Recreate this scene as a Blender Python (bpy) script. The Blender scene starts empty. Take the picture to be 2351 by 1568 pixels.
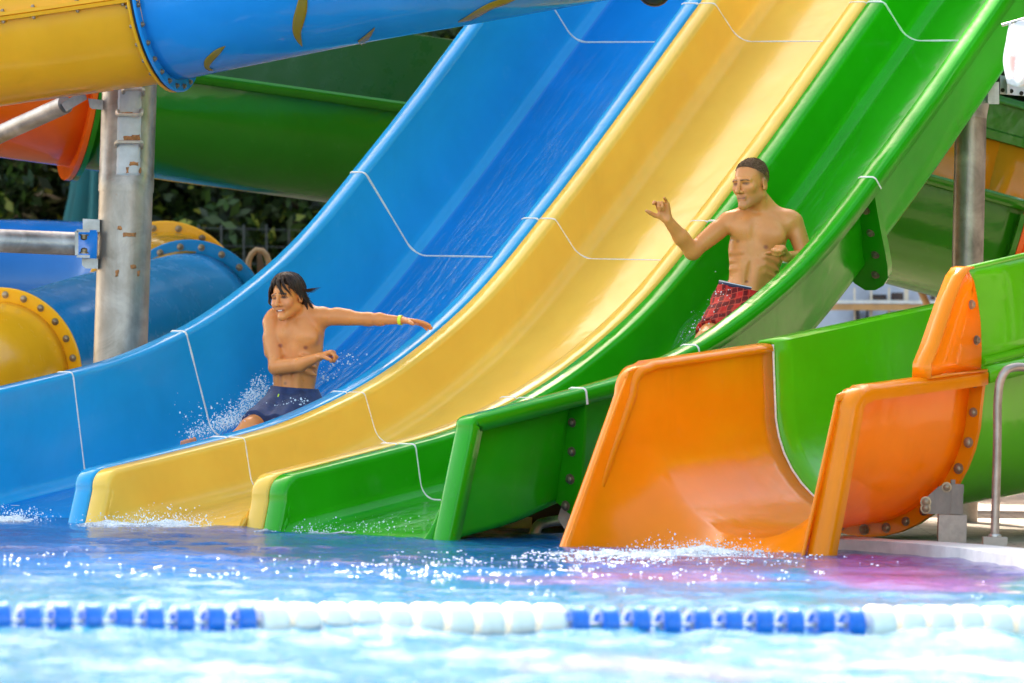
import bpy, math, random
import numpy as np
from mathutils import Vector, Matrix, Quaternion
R_=math.radians
rnd=random.Random(7); npr=np.random.RandomState(5)
sc=bpy.context.scene; col=sc.collection
# ------------------------------------------------------------------ camera (telephoto from across the pool)
W0,H0=2351.,1568.
FPX=300/36*W0; CAMZ=1.12; ROLL=R_(1.3); PITCH=94/FPX
cF=np.array([0,math.cos(PITCH),-math.sin(PITCH)]); _u=np.array([0,math.sin(PITCH),math.cos(PITCH)]); _r=np.array([1.,0,0])
cR=math.cos(ROLL)*_r+math.sin(ROLL)*_u; cU=-math.sin(ROLL)*_r+math.cos(ROLL)*_u
CAM=np.array([0,0,CAMZ])
def ray(x,y): return cF+cR*(x-W0/2)/FPX-cU*(y-H0/2)/FPX
def P(x,y,Y):
    d=ray(x,y); return CAM+d*(Y/d[1])
def G(x,y,z=0.):
    d=ray(x,y); return CAM+d*((z-CAMZ)/d[2])
cd=bpy.data.cameras.new('camera'); cam=bpy.data.objects.new('camera',cd); col.objects.link(cam); sc.camera=cam
cam.matrix_world=Matrix(((cR[0],cU[0],-cF[0],CAM[0]),(cR[1],cU[1],-cF[1],CAM[1]),(cR[2],cU[2],-cF[2],CAM[2]),(0,0,0,1)))
cd.lens=300; cd.sensor_width=36; cd.clip_end=600; cd.clip_start=.5
cd.dof.use_dof=True; cd.dof.focus_distance=42.2; cd.dof.aperture_fstop=5.0; cd.dof.aperture_blades=0
# ------------------------------------------------------------------ object helpers
def tag(o,label=None,cat=None,group=None,kind=None):
    if label: o['label']=label
    if cat: o['category']=cat
    if group: o['group']=group
    if kind: o['kind']=kind
    return o
WL={}
def empty(name,loc,label,cat,group=None):
    o=bpy.data.objects.new(name,None); o.location=[float(c) for c in loc]; col.objects.link(o); o.empty_display_size=.1
    WL[o.name]=np.array(loc,float); return tag(o,label,cat,group)
class MB:
    def __init__(s): s.v=[]; s.f=[]; s.mi=[]
    def add(s,vs,fs,mi=0):
        k=len(s.v); s.v+=[tuple(map(float,p)) for p in vs]; s.f+=[tuple(i+k for i in f) for f in fs]; s.mi+=[mi]*len(fs); return s
    def grid(s,pts,closeu=False,closev=False,mi=0):   # pts [i][j][3]
        pts=np.asarray(pts,float); n,m=pts.shape[:2]; k=len(s.v); s.v+=[tuple(p) for p in pts.reshape(-1,3)]
        for i in range(n if closeu else n-1):
            for j in range(m if closev else m-1):
                a=(i*m+j); b=i*m+(j+1)%m; c_=((i+1)%n)*m+(j+1)%m; d=((i+1)%n)*m+j
                s.f.append((k+a,k+b,k+c_,k+d)); s.mi.append(mi)
        return s
    def box(s,c,size,ax=None,mi=0):
        c=np.array(c,float); ax=np.eye(3) if ax is None else np.array(ax,float); h=np.array(size)/2
        vs=[c+ax[0]*h[0]*i+ax[1]*h[1]*j+ax[2]*h[2]*k for i in(-1,1) for j in(-1,1) for k in(-1,1)]
        return s.add(vs,[(0,1,3,2),(4,6,7,5),(0,4,5,1),(2,3,7,6),(0,2,6,4),(1,5,7,3)],mi)
    def tube(s,pts,r,n=12,cap=True,mi=0):
        pts=[np.array(p,float) for p in pts]; rr=r if hasattr(r,'__len__') else [r]*len(pts)
        fr=rmf(pts); k=len(s.v)
        g=[[p+q*(e1*math.cos(2*math.pi*j/n)+e2*math.sin(2*math.pi*j/n)) for j in range(n)] for p,(e1,e2,t),q in zip(pts,fr,rr)]
        s.grid(g,closev=True,mi=mi)
        if cap:
            s.f.append(tuple(k+j for j in range(n))[::-1]); s.mi.append(mi)
            l=k+(len(pts)-1)*n; s.f.append(tuple(l+j for j in range(n))); s.mi.append(mi)
        return s
    def lathe(s,c,axis,prof,n=32,mi=0):              # prof [(r,h)]
        axis=np.array(axis,float); axis/=np.linalg.norm(axis); a=np.array([0,0,1.]) if abs(axis[2])<.9 else np.array([1.,0,0])
        e1=np.cross(a,axis); e1/=np.linalg.norm(e1); e2=np.cross(axis,e1); c=np.array(c,float)
        g=[[c+axis*h+r*(e1*math.cos(2*math.pi*j/n)+e2*math.sin(2*math.pi*j/n)) for j in range(n)] for r,h in prof]
        return s.grid(g,closev=True,mi=mi)
    def build(s,name,mat,parent=None,sharp=40,solid=None,smooth=True):
        me=bpy.data.meshes.new(name); base=WL[parent.name] if parent is not None else np.zeros(3)
        vs=np.array(s.v,float)-base; me.from_pydata(vs.tolist(),[],s.f)
        mats=mat if isinstance(mat,(list,tuple)) else [mat]
        for m_ in mats: me.materials.append(m_)
        if len(mats)>1: me.polygons.foreach_set('material_index',s.mi)
        me.update()
        if smooth:
            me.polygons.foreach_set('use_smooth',[True]*len(me.polygons)); me.set_sharp_from_angle(angle=R_(sharp))
        o=bpy.data.objects.new(name,me); col.objects.link(o); WL[o.name]=base
        if parent is not None: o.parent=parent
        if solid:
            md=o.modifiers.new('thick','SOLIDIFY'); md.thickness=solid[0]; md.offset=solid[1]
        return o
def rmf(pts):
    n=len(pts); T=[]
    for i in range(n):
        t=pts[min(i+1,n-1)]-pts[max(i-1,0)]; T.append(t/np.linalg.norm(t))
    a=np.array([0,0,1.]) if abs(T[0][2])<.9 else np.array([0,1.,0]); e=np.cross(T[0],a); e/=np.linalg.norm(e); out=[]
    for t in T:
        e=e-t*(e@t); e/=np.linalg.norm(e); out.append((e,np.cross(t,e),t))
    return out
def spline(pts,n):
    pts=np.array(pts,float); m=len(pts); d=np.r_[0,np.cumsum(np.linalg.norm(np.diff(pts,axis=0),axis=1))]
    tn=np.gradient(pts,d,axis=0); q=np.linspace(0,d[-1],n); out=[]
    for x in q:
        i=min(max(np.searchsorted(d,x)-1,0),m-2); h=d[i+1]-d[i]; t=(x-d[i])/h
        out.append((2*t**3-3*t**2+1)*pts[i]+(t**3-2*t**2+t)*h*tn[i]+(-2*t**3+3*t**2)*pts[i+1]+(t**3-t**2)*h*tn[i+1])
    return out
def place(o,name,parent,loc,zdir,rot=0.):            # copy of a small fixing set on a surface, its z axis along zdir
    c=o.copy(); c.name=name; col.objects.link(c); WL[c.name]=WL[parent.name]; c.parent=parent
    c.location=[float(x) for x in np.array(loc)-WL[parent.name]]
    c.rotation_mode='QUATERNION'; k_=rnd.uniform(.92,1.1); c.scale=(k_,k_,k_) if name=='bolt' else (1,1,1); c.rotation_quaternion=Vector(zdir).to_track_quat('Z','Y')@Quaternion((0,0,1),rot); return c
# ------------------------------------------------------------------ materials
def nt(name):
    m=bpy.data.materials.new(name); m.use_nodes=True; t=m.node_tree; t.nodes.clear(); return m,t
def nd(t,typ,**k):
    n=t.nodes.new(typ)
    for a,b in k.items():
        if a.startswith('_'): setattr(n,a[1:],b)
        else:
            n.inputs[a.replace('__',' ')].default_value=b
    return n
def ramp(t,fac,stops):
    r=t.nodes.new('ShaderNodeValToRGB'); el=r.color_ramp.elements
    while len(el)<len(stops): el.new(.5)
    for e,(p,c) in zip(el,stops): e.position=p; e.color=(*c,1) if len(c)==3 else c
    t.links.new(fac,r.inputs[0]); return r
def maprange(t,src,a,b,c,d):
    n=nd(t,'ShaderNodeMapRange'); t.links.new(src,n.inputs[0])
    for i,x in zip((1,2,3,4),(a,b,c,d)): n.inputs[i].default_value=x
    return n.outputs[0]
def noise(t,scale,detail=3,rough=.5,vec=None,dist=0):
    n=nd(t,'ShaderNodeTexNoise'); n.inputs['Scale'].default_value=scale; n.inputs['Detail'].default_value=detail; n.inputs['Roughness'].default_value=rough; n.inputs['Distortion'].default_value=dist
    if vec is not None: t.links.new(vec,n.inputs['Vector'])
    return n.outputs['Fac']
def geo(t): return nd(t,'ShaderNodeNewGeometry').outputs['Position']
def mixc(t,fac,a,b,mode='MIX'):
    n=t.nodes.new('ShaderNodeMix'); n.data_type='RGBA'; n.blend_type=mode
    for i,x in ((0,fac),(6,a),(7,b)):
        if isinstance(x,(int,float)): n.inputs[i].default_value=x
        elif isinstance(x,tuple): n.inputs[i].default_value=(*x,1)
        else: t.links.new(x,n.inputs[i])
    return n.outputs[2]
def principled(t,**k):
    b=nd(t,'ShaderNodeBsdfPrincipled')
    for a,x in k.items():
        s=b.inputs[a.replace('__',' ')]
        if isinstance(x,(int,float)): s.default_value=x
        elif isinstance(x,tuple): s.default_value=(*x,1)
        else: t.links.new(x,s)
    return b
def out(t,sh):
    o=t.nodes.new('ShaderNodeOutputMaterial'); t.links.new(sh,o.inputs[0])
def bump(t,h,strength,dist=.01):
    b=nd(t,'ShaderNodeBump'); b.inputs['Strength'].default_value=strength; b.inputs['Distance'].default_value=dist; t.links.new(h,b.inputs['Height']); return b.outputs[0]
def gelcoat(name,c,trans=.12,rough=.16,var=.08,coat=.12,wet=0.):
    m,t=nt(name); p=geo(t)
    n1=noise(t,1.7,4,.6,p,.4); n2=noise(t,38,3,.6,p); n3=noise(t,9,4,.65,p)
    dark=tuple(x*(1-var) for x in c); light=tuple(min(1,x*(1+var)+.004) for x in c)
    base=mixc(t,maprange(t,n1,.3,.7,0,1),dark,light)
    base=mixc(t,maprange(t,n3,.62,.8,0,.025),base,(.75,.75,.7))       # fine chalking and wear
    mp=nd(t,'ShaderNodeMapping'); t.links.new(p,mp.inputs[0]); mp.inputs['Scale'].default_value=(9,9,1.1); n4=noise(t,1.,5,.7,mp.outputs[0],.5); n5=noise(t,2.3,3,.6,p)
    gr=nd(t,'ShaderNodeMath',_operation='MULTIPLY'); t.links.new(maprange(t,n4,.52,.74,0,.14),gr.inputs[0]); t.links.new(maprange(t,n5,.45,.65,0,1),gr.inputs[1])
    base=mixc(t,gr.outputs[0],base,tuple(x*.55+.01 for x in c))       # water stains running down
    b=principled(t,Base__Color=base,Roughness=maprange(t,n3,.3,.75,rough*.7,rough*1.6),IOR=1.33,Coat__Weight=coat,Coat__Roughness=.05)
    hgt=nd(t,'ShaderNodeMath',_operation='ADD'); t.links.new(n1,hgt.inputs[0])
    sc_=nd(t,'ShaderNodeMath',_operation='MULTIPLY'); t.links.new(n2,sc_.inputs[0]); sc_.inputs[1].default_value=.02+wet; t.links.new(sc_.outputs[0],hgt.inputs[1])
    nb=bump(t,hgt.outputs[0],.25,.03); t.links.new(nb,b.inputs['Normal']); t.links.new(nb,b.inputs['Coat Normal'])
    tr=nd(t,'ShaderNodeBsdfTranslucent'); t.links.new(base,tr.inputs[0])
    mx=nd(t,'ShaderNodeMixShader'); mx.inputs[0].default_value=trans; t.links.new(b.outputs[0],mx.inputs[1]); t.links.new(tr.outputs[0],mx.inputs[2])
    out(t,mx.outputs[0]); return m
def plain(name,c,rough=.5,metal=0.,nscale=12,var=.15,bmp=.1,spec=.5):
    m,t=nt(name); p=geo(t); n1=noise(t,nscale,4,.6,p)
    base=mixc(t,maprange(t,n1,.3,.7,0,1),tuple(x*(1-var) for x in c),tuple(min(1,x*(1+var)) for x in c))
    b=principled(t,Base__Color=base,Roughness=maprange(t,n1,.3,.7,rough*.8,min(1,rough*1.2)),Metallic=metal,Specular__IOR__Level=spec)
    t.links.new(bump(t,n1,bmp,.01),b.inputs['Normal']); out(t,b.outputs[0]); return m
def steel(name,c=(.42,.40,.38),rust=.5,rough=.42):
    m,t=nt(name); p=geo(t); n1=noise(t,5,5,.6,p,.6); n2=noise(t,16,5,.7,p,.3)
    mp=nd(t,'ShaderNodeMapping'); t.links.new(p,mp.inputs[0]); mp.inputs['Scale'].default_value=(14,14,1.2); n3=noise(t,1,4,.6,mp.outputs[0])
    base=mixc(t,maprange(t,n1,.32,.68,0,1),tuple(x*.5 for x in c),tuple(x*1.35 for x in c))
    base=mixc(t,maprange(t,n3,.5,.75,0,.5),base,tuple(x*.5 for x in c))
    r=maprange(t,n2,.68,.74,0,rust); base=mixc(t,r,base,(.25,.085,.02))
    b=principled(t,Base__Color=base,Metallic=.55,Roughness=maprange(t,n1,.3,.7,rough*.8,rough*1.3))
    t.links.new(bump(t,n2,.15,.01),b.inputs['Normal']); out(t,b.outputs[0]); return m
BLUE=gelcoat('blue_gelcoat',(.02,.36,.66),.2); YEL=gelcoat('yellow_gelcoat',(.99,.63,.095),.32); WBLUE=gelcoat('wet_blue_gelcoat',(.006,.235,.60),.15)
GRN=gelcoat('green_gelcoat',(.026,.42,.003),.3); LGRN=gelcoat('lime_gelcoat',(.13,.52,.004),.25); ORG=gelcoat('orange_gelcoat',(.98,.295,.002),.3)
DGRN2=gelcoat('shaded_green_gelcoat',(.010,.07,.002),.0,.3,coat=0.); DGRN=gelcoat('deep_green_gelcoat',(.018,.165,.003),.02); OCH=gelcoat('amber_gelcoat',(.42,.21,.006),.03); RORG=gelcoat('red_orange_gelcoat',(.75,.11,.003),.05)  # DGRN2: shade on the far inner wall put into a darker green
NAVYB=gelcoat('deep_blue_gelcoat',(.006,.13,.40),.05)
SEAL=plain('sealant',(.78,.70,.60),.6,bmp=.3,nscale=60); STEEL=steel('galvanised_steel'); STEEL2=steel('brushed_steel',(.5,.47,.44),.2,.33)
STEELD=steel('dull_bracket_steel',(.20,.165,.14),.4,.5); BOLT=steel('bolt_steel',(.30,.22,.14),.4,.35); RUBBER=plain('rubber_gasket',(.02,.017,.015),.8)
MARK=gelcoat('olive_paint',(.24,.16,.012),0.)
# ------------------------------------------------------------------ world, sun
SUN_EL=R_(40); SUN_AZ=R_(-20)                          # sun stands behind the slides, a little to the left
w=bpy.data.worlds.new('World'); sc.world=w; w.use_nodes=True; t=w.node_tree; bg=t.nodes['Background']
sky=t.nodes.new('ShaderNodeTexSky'); sky.sky_type='NISHITA'; sky.sun_disc=False; sky.sun_elevation=SUN_EL; sky.sun_rotation=SUN_AZ; sky.air_density=1.0; sky.dust_density=2.0; sky.ozone_density=.6
wt=mixc(t,1.,sky.outputs[0],(1.12,1.0,.84),'MULTIPLY'); t.links.new(wt,bg.inputs[0]); bg.inputs[1].default_value=.12      # hazy warm summer air
sl=bpy.data.lights.new('sun','SUN'); so=bpy.data.objects.new('sun',sl); col.objects.link(so); sl.energy=4.0; sl.angle=R_(.5); sl.color=(1,.93,.82)
sd=Vector((math.sin(SUN_AZ)*math.cos(SUN_EL),math.cos(SUN_AZ)*math.cos(SUN_EL),math.sin(SUN_EL)))
so.rotation_mode='QUATERNION'; so.rotation_quaternion=sd.to_track_quat('Z','Y'); so.location=sd*50
sc.view_settings.view_transform='Standard'; sc.view_settings.look='None'; sc.view_settings.gamma=1; sc.view_settings.exposure=2.7
sc.cycles.use_denoising=True; sc.cycles.max_bounces=8; sc.cycles.diffuse_bounces=4; sc.cycles.glossy_bounces=4; sc.cycles.transmission_bounces=4; sc.cycles.sample_clamp_indirect=8; sc.cycles.caustics_reflective=False; sc.cycles.caustics_refractive=False
# ------------------------------------------------------------------ three straight slide lanes
A_=R_(42); LU=np.array([math.sin(A_),math.cos(A_),0]); LV=np.array([math.cos(A_),-math.sin(A_),0]); LO=G(178,1200); LW=1.14; UP=np.array([0,0,1.])
_S=[-1.2,0.0,.07,.5,1.03,1.40,1.885,2.18,2.49,2.79,3.05,3.25,3.664,4.08,4.49,8.5]; _Z=[.05,.235,.247,.322,.416,.484,.638,.765,.935,1.12,1.328,1.515,1.885,2.29,2.69,6.55]
_s=np.linspace(-1.2,8.5,971); _z=np.interp(_s,_S,_Z)
for _ in range(3): _z=np.convolve(np.pad(_z,15,mode='reflect',reflect_type='odd'),np.ones(31)/31,'valid')
_dz=np.gradient(_z,_s)
def lane(s,v,n):
    th=math.atan(np.interp(s,_s,_dz)); return LO+LU*(s-math.sin(th)*n)+LV*v+UP*(np.interp(s,_s,_z)+math.cos(th)*n)
def edge_curve(H,s_top,s_bot,r,K=18):                 # rim end: rounded corner, then the end edge going down into the water
    c0=(s_top+r,H-r); pts=[]
    for k in range(9):
        a=math.pi/2+(math.pi/2)*k/8; pts.append((c0[0]+r*math.cos(a),c0[1]+r*math.sin(a)))
    nb=-.40; slope=(s_bot-s_top)/(-.235-H)
    for k in range(1,K): n=H-r+(nb-(H-r))*k/(K-1); pts.append((s_top+slope*(n-H+r),n))
    return pts
def lane_grid(cfg,stations,green=False):
    vl,vlf,HL,fl,lipL,vr,vrf,HR,fr,lipR,eL,eR,r=[cfg[k] for k in 'vl vlf HL fl lipL vr vrf HR fr lipR eL eR r'.split()]
    cl=edge_curve(HL,*eL); cr=edge_curve(HR,*eR); K=len(cl); rows=[]
    seq=[(None,k) for k in range(K-1,-1,-1)]+[(s,None) for s in stations]
    sf0=cl[0][0]
    for s,k in seq:
        if k is None: EL=(s,HL); ER=(s,HR); iL=iR=(0,-1.); sf=s; drop=0
        else:
            EL=cl[k]; ER=cr[k]
            def inw(c,k):
                a=np.array(c[max(k-1,0)]); b=np.array(c[min(k+1,K-1)]); d=b-a; d/=np.linalg.norm(d)+1e-9
                return (-d[1],d[0])                    # turned upstream/down, into the wall
            iL=inw(cl,k); iR=inw(cr,k); 
            sf=sf0-(sf0-(min(eL[1],eR[1])-.12))*(k/(K-1))**1.2; drop=.02*k/(K-1)
        nf=-.27-drop; row=[]; rr_=r
        if green: q_=min(1,max(0,(sf-.5)/.9)); q_=q_*q_*(3-2*q_); vrf=2.235-.165*q_; rr_=.03+.055*q_
        def pt(v,E,i,d): row.append(lane(E[0]+i[0]*d,v,E[1]+i[1]*d))
        def wall(v0,v1,E,i,side,r=r):
            nb=min(nf+r,E[1]-.05); a=(E[0]+i[0]*.03,E[1]+i[1]*.03); pts=[]
            for q in (0,.2,.4,.6,.8,1.): pts.append((v0+(v1-v0)*q,a[0]+(sf-a[0])*q,a[1]+(nb-a[1])*q))
            for q in range(1,7):
                an=math.pi/2*q/6; pts.append((v1+side*r*(1-math.cos(an)),sf,nb-(nb-nf)*math.sin(an)))
            return pts
        pt(vl-fl,EL,iL,lipL); pt(vl-fl,EL,iL,.014); pt(vl-fl+.006,EL,iL,.004); pt(vl-fl+.016,EL,iL,0); pt(vl-.022,EL,iL,0); pt(vl-.006,EL,iL,.006); pt(vl,EL,iL,.02)
        for v,s_,n in wall(vl,vlf,EL,iL,1): row.append(lane(s_,v,n))
        for q in (.2,.4,.6,.8): row.append(lane(sf,vlf+r+(vrf-vlf-r-rr_)*q,nf))
        for v,s_,n in wall(vr,vrf,ER,iR,-1,rr_)[::-1]: row.append(lane(s_,v,n))
        pt(vr,ER,iR,.02); pt(vr+.006,ER,iR,.006); pt(vr+.022,ER,iR,0); pt(vr+fr-.016,ER,iR,0); pt(vr+fr-.006,ER,iR,.004); pt(vr+fr,ER,iR,.014); pt(vr+fr,ER,iR,lipR)
        rows.append(row)
    return np.array(rows),K
STN=list(np.arange(.62,8.2,.06)); STN=[.36,.42,.48,.55]+STN
base=dict(fl=.115,fr=.11,lipL=.03,lipR=.03,r=.085)
div=(.07,-.037,.09)
CFG={'blue':dict(base,vl=-1.03,vlf=-1.02,HL=.30,fl=.11,lipL=.07,vr=-.118,vrf=-.125,HR=0.,fr=.1165,eL=(.2,0.,.1),eR=div),
     'yellow':dict(base,vl=.118,vlf=.128,HL=0.,fl=.1165,vr=LW-.118,vrf=LW-.125,HR=0.,fr=.1165,eL=div,eR=(.11,.012,.11)),
     'green':dict(base,vl=LW+.118,vlf=LW+.125,HL=0.,fl=.1165,vr=2.28,vrf=2.07,HR=.30,fr=.112,lipR=.075,eL=(.11,.012,.11),eR=(.225,-.02,.05))}
SEAMS=[1.03,1.885,3.283,4.494,6.3]
bolt_mb=MB().lathe((0,0,0),(0,0,1),[(.024,0),(.024,.004),(.017,.0045),(.017,.014),(.011,.018),(.0,.019)],12)
BOLTO=bolt_mb.build('bolt',BOLT); 
lane_root={}
def build_lane(key,mat,name,label):
    cfg=CFG[key]; g,K=lane_grid(cfg,STN,key=='green'); vm=(cfg['vl']+cfg['vr'])/2
    root=empty(name,lane(.2,vm,-.3),label,'water slide'); lane_root[key]=root
    mb=MB().grid(g); nm=g.shape[1]-1
    if key=='blue': mb.mi=[1 if 16<=(i%nm)<=25 else 0 for i in range(len(mb.f))]
    mb.build('trough',[mat,WBLUE] if key=='blue' else mat,root,sharp=55,solid=(.012,-1))
    all_s=[None]*K+STN
    for i,s in enumerate(SEAMS):
        k=min(range(K,len(all_s)),key=lambda q:abs(all_s[q]-s)); row=g[k]; th=math.atan(np.interp(s,_s,_dz))
        sh=LU*(s-all_s[k])+UP*(np.interp(s,_s,_z)-np.interp(all_s[k],_s,_z))
        rr=[(.0052 if key!='yellow' else .0036)*(1+.3*rnd.uniform(-1,1)) for _ in row]
        MB().tube([p+sh for p in row],rr,8).build('joint_seam',SEAL,root)
    return root
build_lane('blue',BLUE,'blue_water_slide','blue open racing slide lane carrying the long haired boy, farthest left of three lanes')
build_lane('yellow',YEL,'yellow_water_slide','empty yellow open slide lane running between the blue lane and the green lane')
build_lane('green',GRN,'green_water_slide','green open slide lane carrying the man in red shorts, right of the yellow lane')
gr=lane_root['green']
def collar(s,outer,inner,thick,bolts):
    a=[lane(s-thick/2,*p) for p in outer]; b=[lane(s+thick/2,*p) for p in outer]; a2=[lane(s-thick/2,*p) for p in inner]; b2=[lane(s+thick/2,*p) for p in inner]
    fl=MB().grid([a2,a,b,b2]).build('joint_flange',GRN,gr,sharp=30)
    th=math.atan(np.interp(s,_s,_dz)); tn=-(LU*math.cos(th)+UP*math.sin(th))
    for v,n in bolts: place(BOLTO,'bolt',gr,lane(s-thick/2-.001,v,n),tn)
collar(3.27,[(2.372,.22),(2.33,.11),(2.285,-.02),(2.245,-.14),(2.205,-.25),(2.165,-.33),(2.11,-.38),(2.04,-.412),(1.975,-.413),(1.93,-.37)],
       [(2.258,.22),(2.212,.11),(2.163,-.02),(2.115,-.12),(2.074,-.2),(2.055,-.24),(2.03,-.264),(1.985,-.277),(1.93,-.279),(1.90,-.279)],.03,[(2.262,.12),(2.215,-.03),(2.17,-.172),(2.10,-.305)])
collar(1.045,[(2.372,.22),(2.35,.11),(2.325,-.02),(2.305,-.14),(2.285,-.25),(2.235,-.33)],[(2.258,.22),(2.224,.11),(2.188,-.02),(2.155,-.12),(2.135,-.2),(2.11,-.24)],.02,[(2.282,.134),(2.262,-.007),(2.235,-.14),(2.19,-.27)])
# ------------------------------------------------------------------ lime and orange run-out slide at the right
B0=G(1990,1228,.06); OB_=R_(35); OU=np.array([math.sin(OB_),math.cos(OB_),0]); OC=np.array([math.cos(OB_),-math.sin(OB_),0])
def op(b,c,z): return B0+OU*b+OC*c+UP*(z-.06)
SL=.085
oroot=empty('orange_ended_slide',op(0,0,.05),'lime green half pipe slide with an orange flared end, nearest the steel handrail','water slide')
RI=.535
def usec(b,extra=0.,zfar=None,znear=None):            # half-pipe section: far rim -> bottom -> near rim
    z0=.135+b*SL-extra; zf=(.94 if zfar is None else zfar)+b*(.09 if b<0 else .127); zn=(.845 if znear is None else znear)+b*(.077 if b<0 else .14); r=RI+extra; pts=[]
    zc=z0+r
    for q in (1,.75,.5,.25): pts.append((-r-.02*q,zc+(zf-zc)*q))
    for k in range(21):
        a=math.pi*k/20; pts.append((-r*math.cos(a),zc-r*math.sin(a)))
    for q in (.25,.5,.75,1): pts.append((r+.02*q,zc+(zn-zc)*q))
    return pts
def osweep(bs,**k): return [[op(b,c,z) for c,z in usec(b,**k)] for b in bs]
fw=.095
def rimmed(b,fl=fw,lip=.06):
    s=usec(b); (cf,zf),(cn,zn)=s[0],s[-1]
    L=[(cf-fl,zf-lip),(cf-fl,zf-.012),(cf-fl+.012,zf+.004),(cf-.015,zf+.004)]; Rr=[(cn+.015,zn+.004),(cn+fl-.012,zn+.004),(cn+fl,zn-.012),(cn+fl,zn-lip)]
    return [op(b,c,z) for c,z in L+s+Rr]
# orange end: the pipe opens into a flat flared face that leans into the water
end=[]; nb=33
us=rimmed(-.98); n_=len(us)
def flare(b_t,b_b_far,b_b_near,wide,q):               # outline of the end face
    res=[]; s=usec(-1.15)
    zf=s[0][1]; zn=s[-1][1]
    path=[(-RI-.034,zf-.06,'f'),(-RI-.032,zf-.05,'f'),(-RI-.03,zf-.04,'f'),(-RI-.028,zf-.03,'f')]
    k=len(s)
    for i in range(k):
        u=i/(k-1)
        if u<.42: a=u/.42; path.append((-RI-.02+.02*a,zf-.03-(zf+.19)*a,'f'))
        elif u>.58: a=(1-u)/.42; path.append((RI+.02-.02*a,zn-.03-(zn+.19)*a,'n'))
        else: a=(u-.42)/.16; path.append((-RI+(2*RI)*a,-.22,'m'))
    path+=[(RI+.028,zn-.03,'n'),(RI+.03,zn-.04,'n'),(RI+.032,zn-.05,'n'),(RI+.034,zn-.06,'n')]
    for c,z,s_ in path:
        f=(-1.18-.52*(1-max(z,0)/.83)) if s_=='f' else (-1.14-.25*(1-max(z,0)/.76)) if s_=='n' else None
        if f is None: a=(c+RI+.04)/(2*RI+.08); f=-1.72+a*(.31)
        res.append(op(f,c,z))
    return res
ou=[rimmed(b) for b in (0.0,-.12,-.3,-.5,-.7,-.85,-.95)]
A=np.array(rimmed(-1.0)); F=np.array(flare(0,0,0,0,0)); mids=[]
for q in (0.,.12,.3,.5,.7,.86,.95,1.): mids.append(A*(1-q)+F*q+0)
MB().grid(ou+mids).build('orange_end_section',ORG,oroot,sharp=60,solid=(.014,1))
MB().grid([rimmed(b,fw-.01) for b in np.arange(.012,2.6,.15)]).build('lime_section',LGRN,oroot,sharp=60,solid=(.014,1))
MB().tube([op(0.004,c,z) for c,z in usec(0.004,extra=-.002)],.006,6).build('joint_seam',SEAL,oroot)
def ring_u(b0,b1,w0,w1,mat,name):
    i=usec(0,extra=w0); o=usec(0,extra=w1); k=len(i)
    lo=max(0,4)
    A=[op(b0,*p) for p in i]; B=[op(b0,*p) for p in o]; C=[op(b1,*p) for p in o]; D=[op(b1,*p) for p in i]
    return MB().grid([A,B,C,D],closeu=True).build(name,mat,oroot,sharp=30)
dw=empty('added_shade_wall',lane(1.9,.6,-.6),'added dark wall standing in for the shade under the three lanes','wall')  # added wall, its near-black colour stands in for shade below the lanes
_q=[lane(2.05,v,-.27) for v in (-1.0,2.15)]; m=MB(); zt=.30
m.grid([[np.array([q[0],q[1],z])+d for q in _q] for z,d in ((-.5,0),(zt,0),(zt,LU*.25),(-.5,LU*.25))]); m.build('wall_face',plain('under_lane_shade',(.035,.032,.03),.9,nscale=9),dw,sharp=20)
# flange strips running along each rim and down the end edges
def end_strip(side,z0,kz,b_top,b_bot,r,w):
    zr=lambda b:z0+b*kz
    path=[(-.024,zr(-.024)+.002)]
    for b in np.arange(-.1,b_top+r-.01,-.07): path.append((b,zr(b)))
    zc=zr(b_top)-r
    for k in range(11):
        a=math.pi/2*k/10; path.append((b_top+r-r*math.sin(a),zc+r*math.cos(a)))
    for k in range(1,11): path.append((b_top+(b_bot-b_top)*k/10,zc-(zc+.2)*k/10))
    rows=[]
    for i,(b,z) in enumerate(path):
        p0=np.array(path[max(i-1,0)]); p1=np.array(path[min(i+1,len(path)-1)]); d=(p1-p0)/np.linalg.norm(p1-p0); iw=np.array([-d[1],d[0]])*-1
        if iw[1]>0 and abs(d[0])>.7: iw=-iw
        if abs(d[1])>.7 and iw[0]<0: iw=-iw
        rows.append([op(b+iw[0]*q,side*(RI+c),z+iw[1]*q+.004) for c,q in ((-.002,.035),(.002,.014),(.016,.003),(.04,0.),(w-.04,0.),(w-.016,.006),(w-.004,.02),(w,.042),(w,.068),(w-.01,.068))])
    MB().grid(rows).build('end_flange',ORG,oroot,sharp=50,solid=(.004,0))
end_strip(1,.845,.077,-1.155,-1.41,.12,.123); end_strip(-1,.94,.09,-1.19,-1.73,.13,.118)
ring_u(-.02,.004,.012,.085,ORG,'orange_collar'); ring_u(.006,.024,.012,.083,LGRN,'lime_collar')
for a in (-24,-12.5,2,16,29,43,56,67,78,90,103,118,133,150):
    if a<=0: c,z=RI+.055,.135+RI+RI*math.sin(R_(-a))
    else: c,z=(RI+.05)*math.cos(R_(a)),.135+RI-(RI+.05)*math.sin(R_(a))
    place(BOLTO,'bolt',oroot,op(-.021,c,z),-OU)
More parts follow.
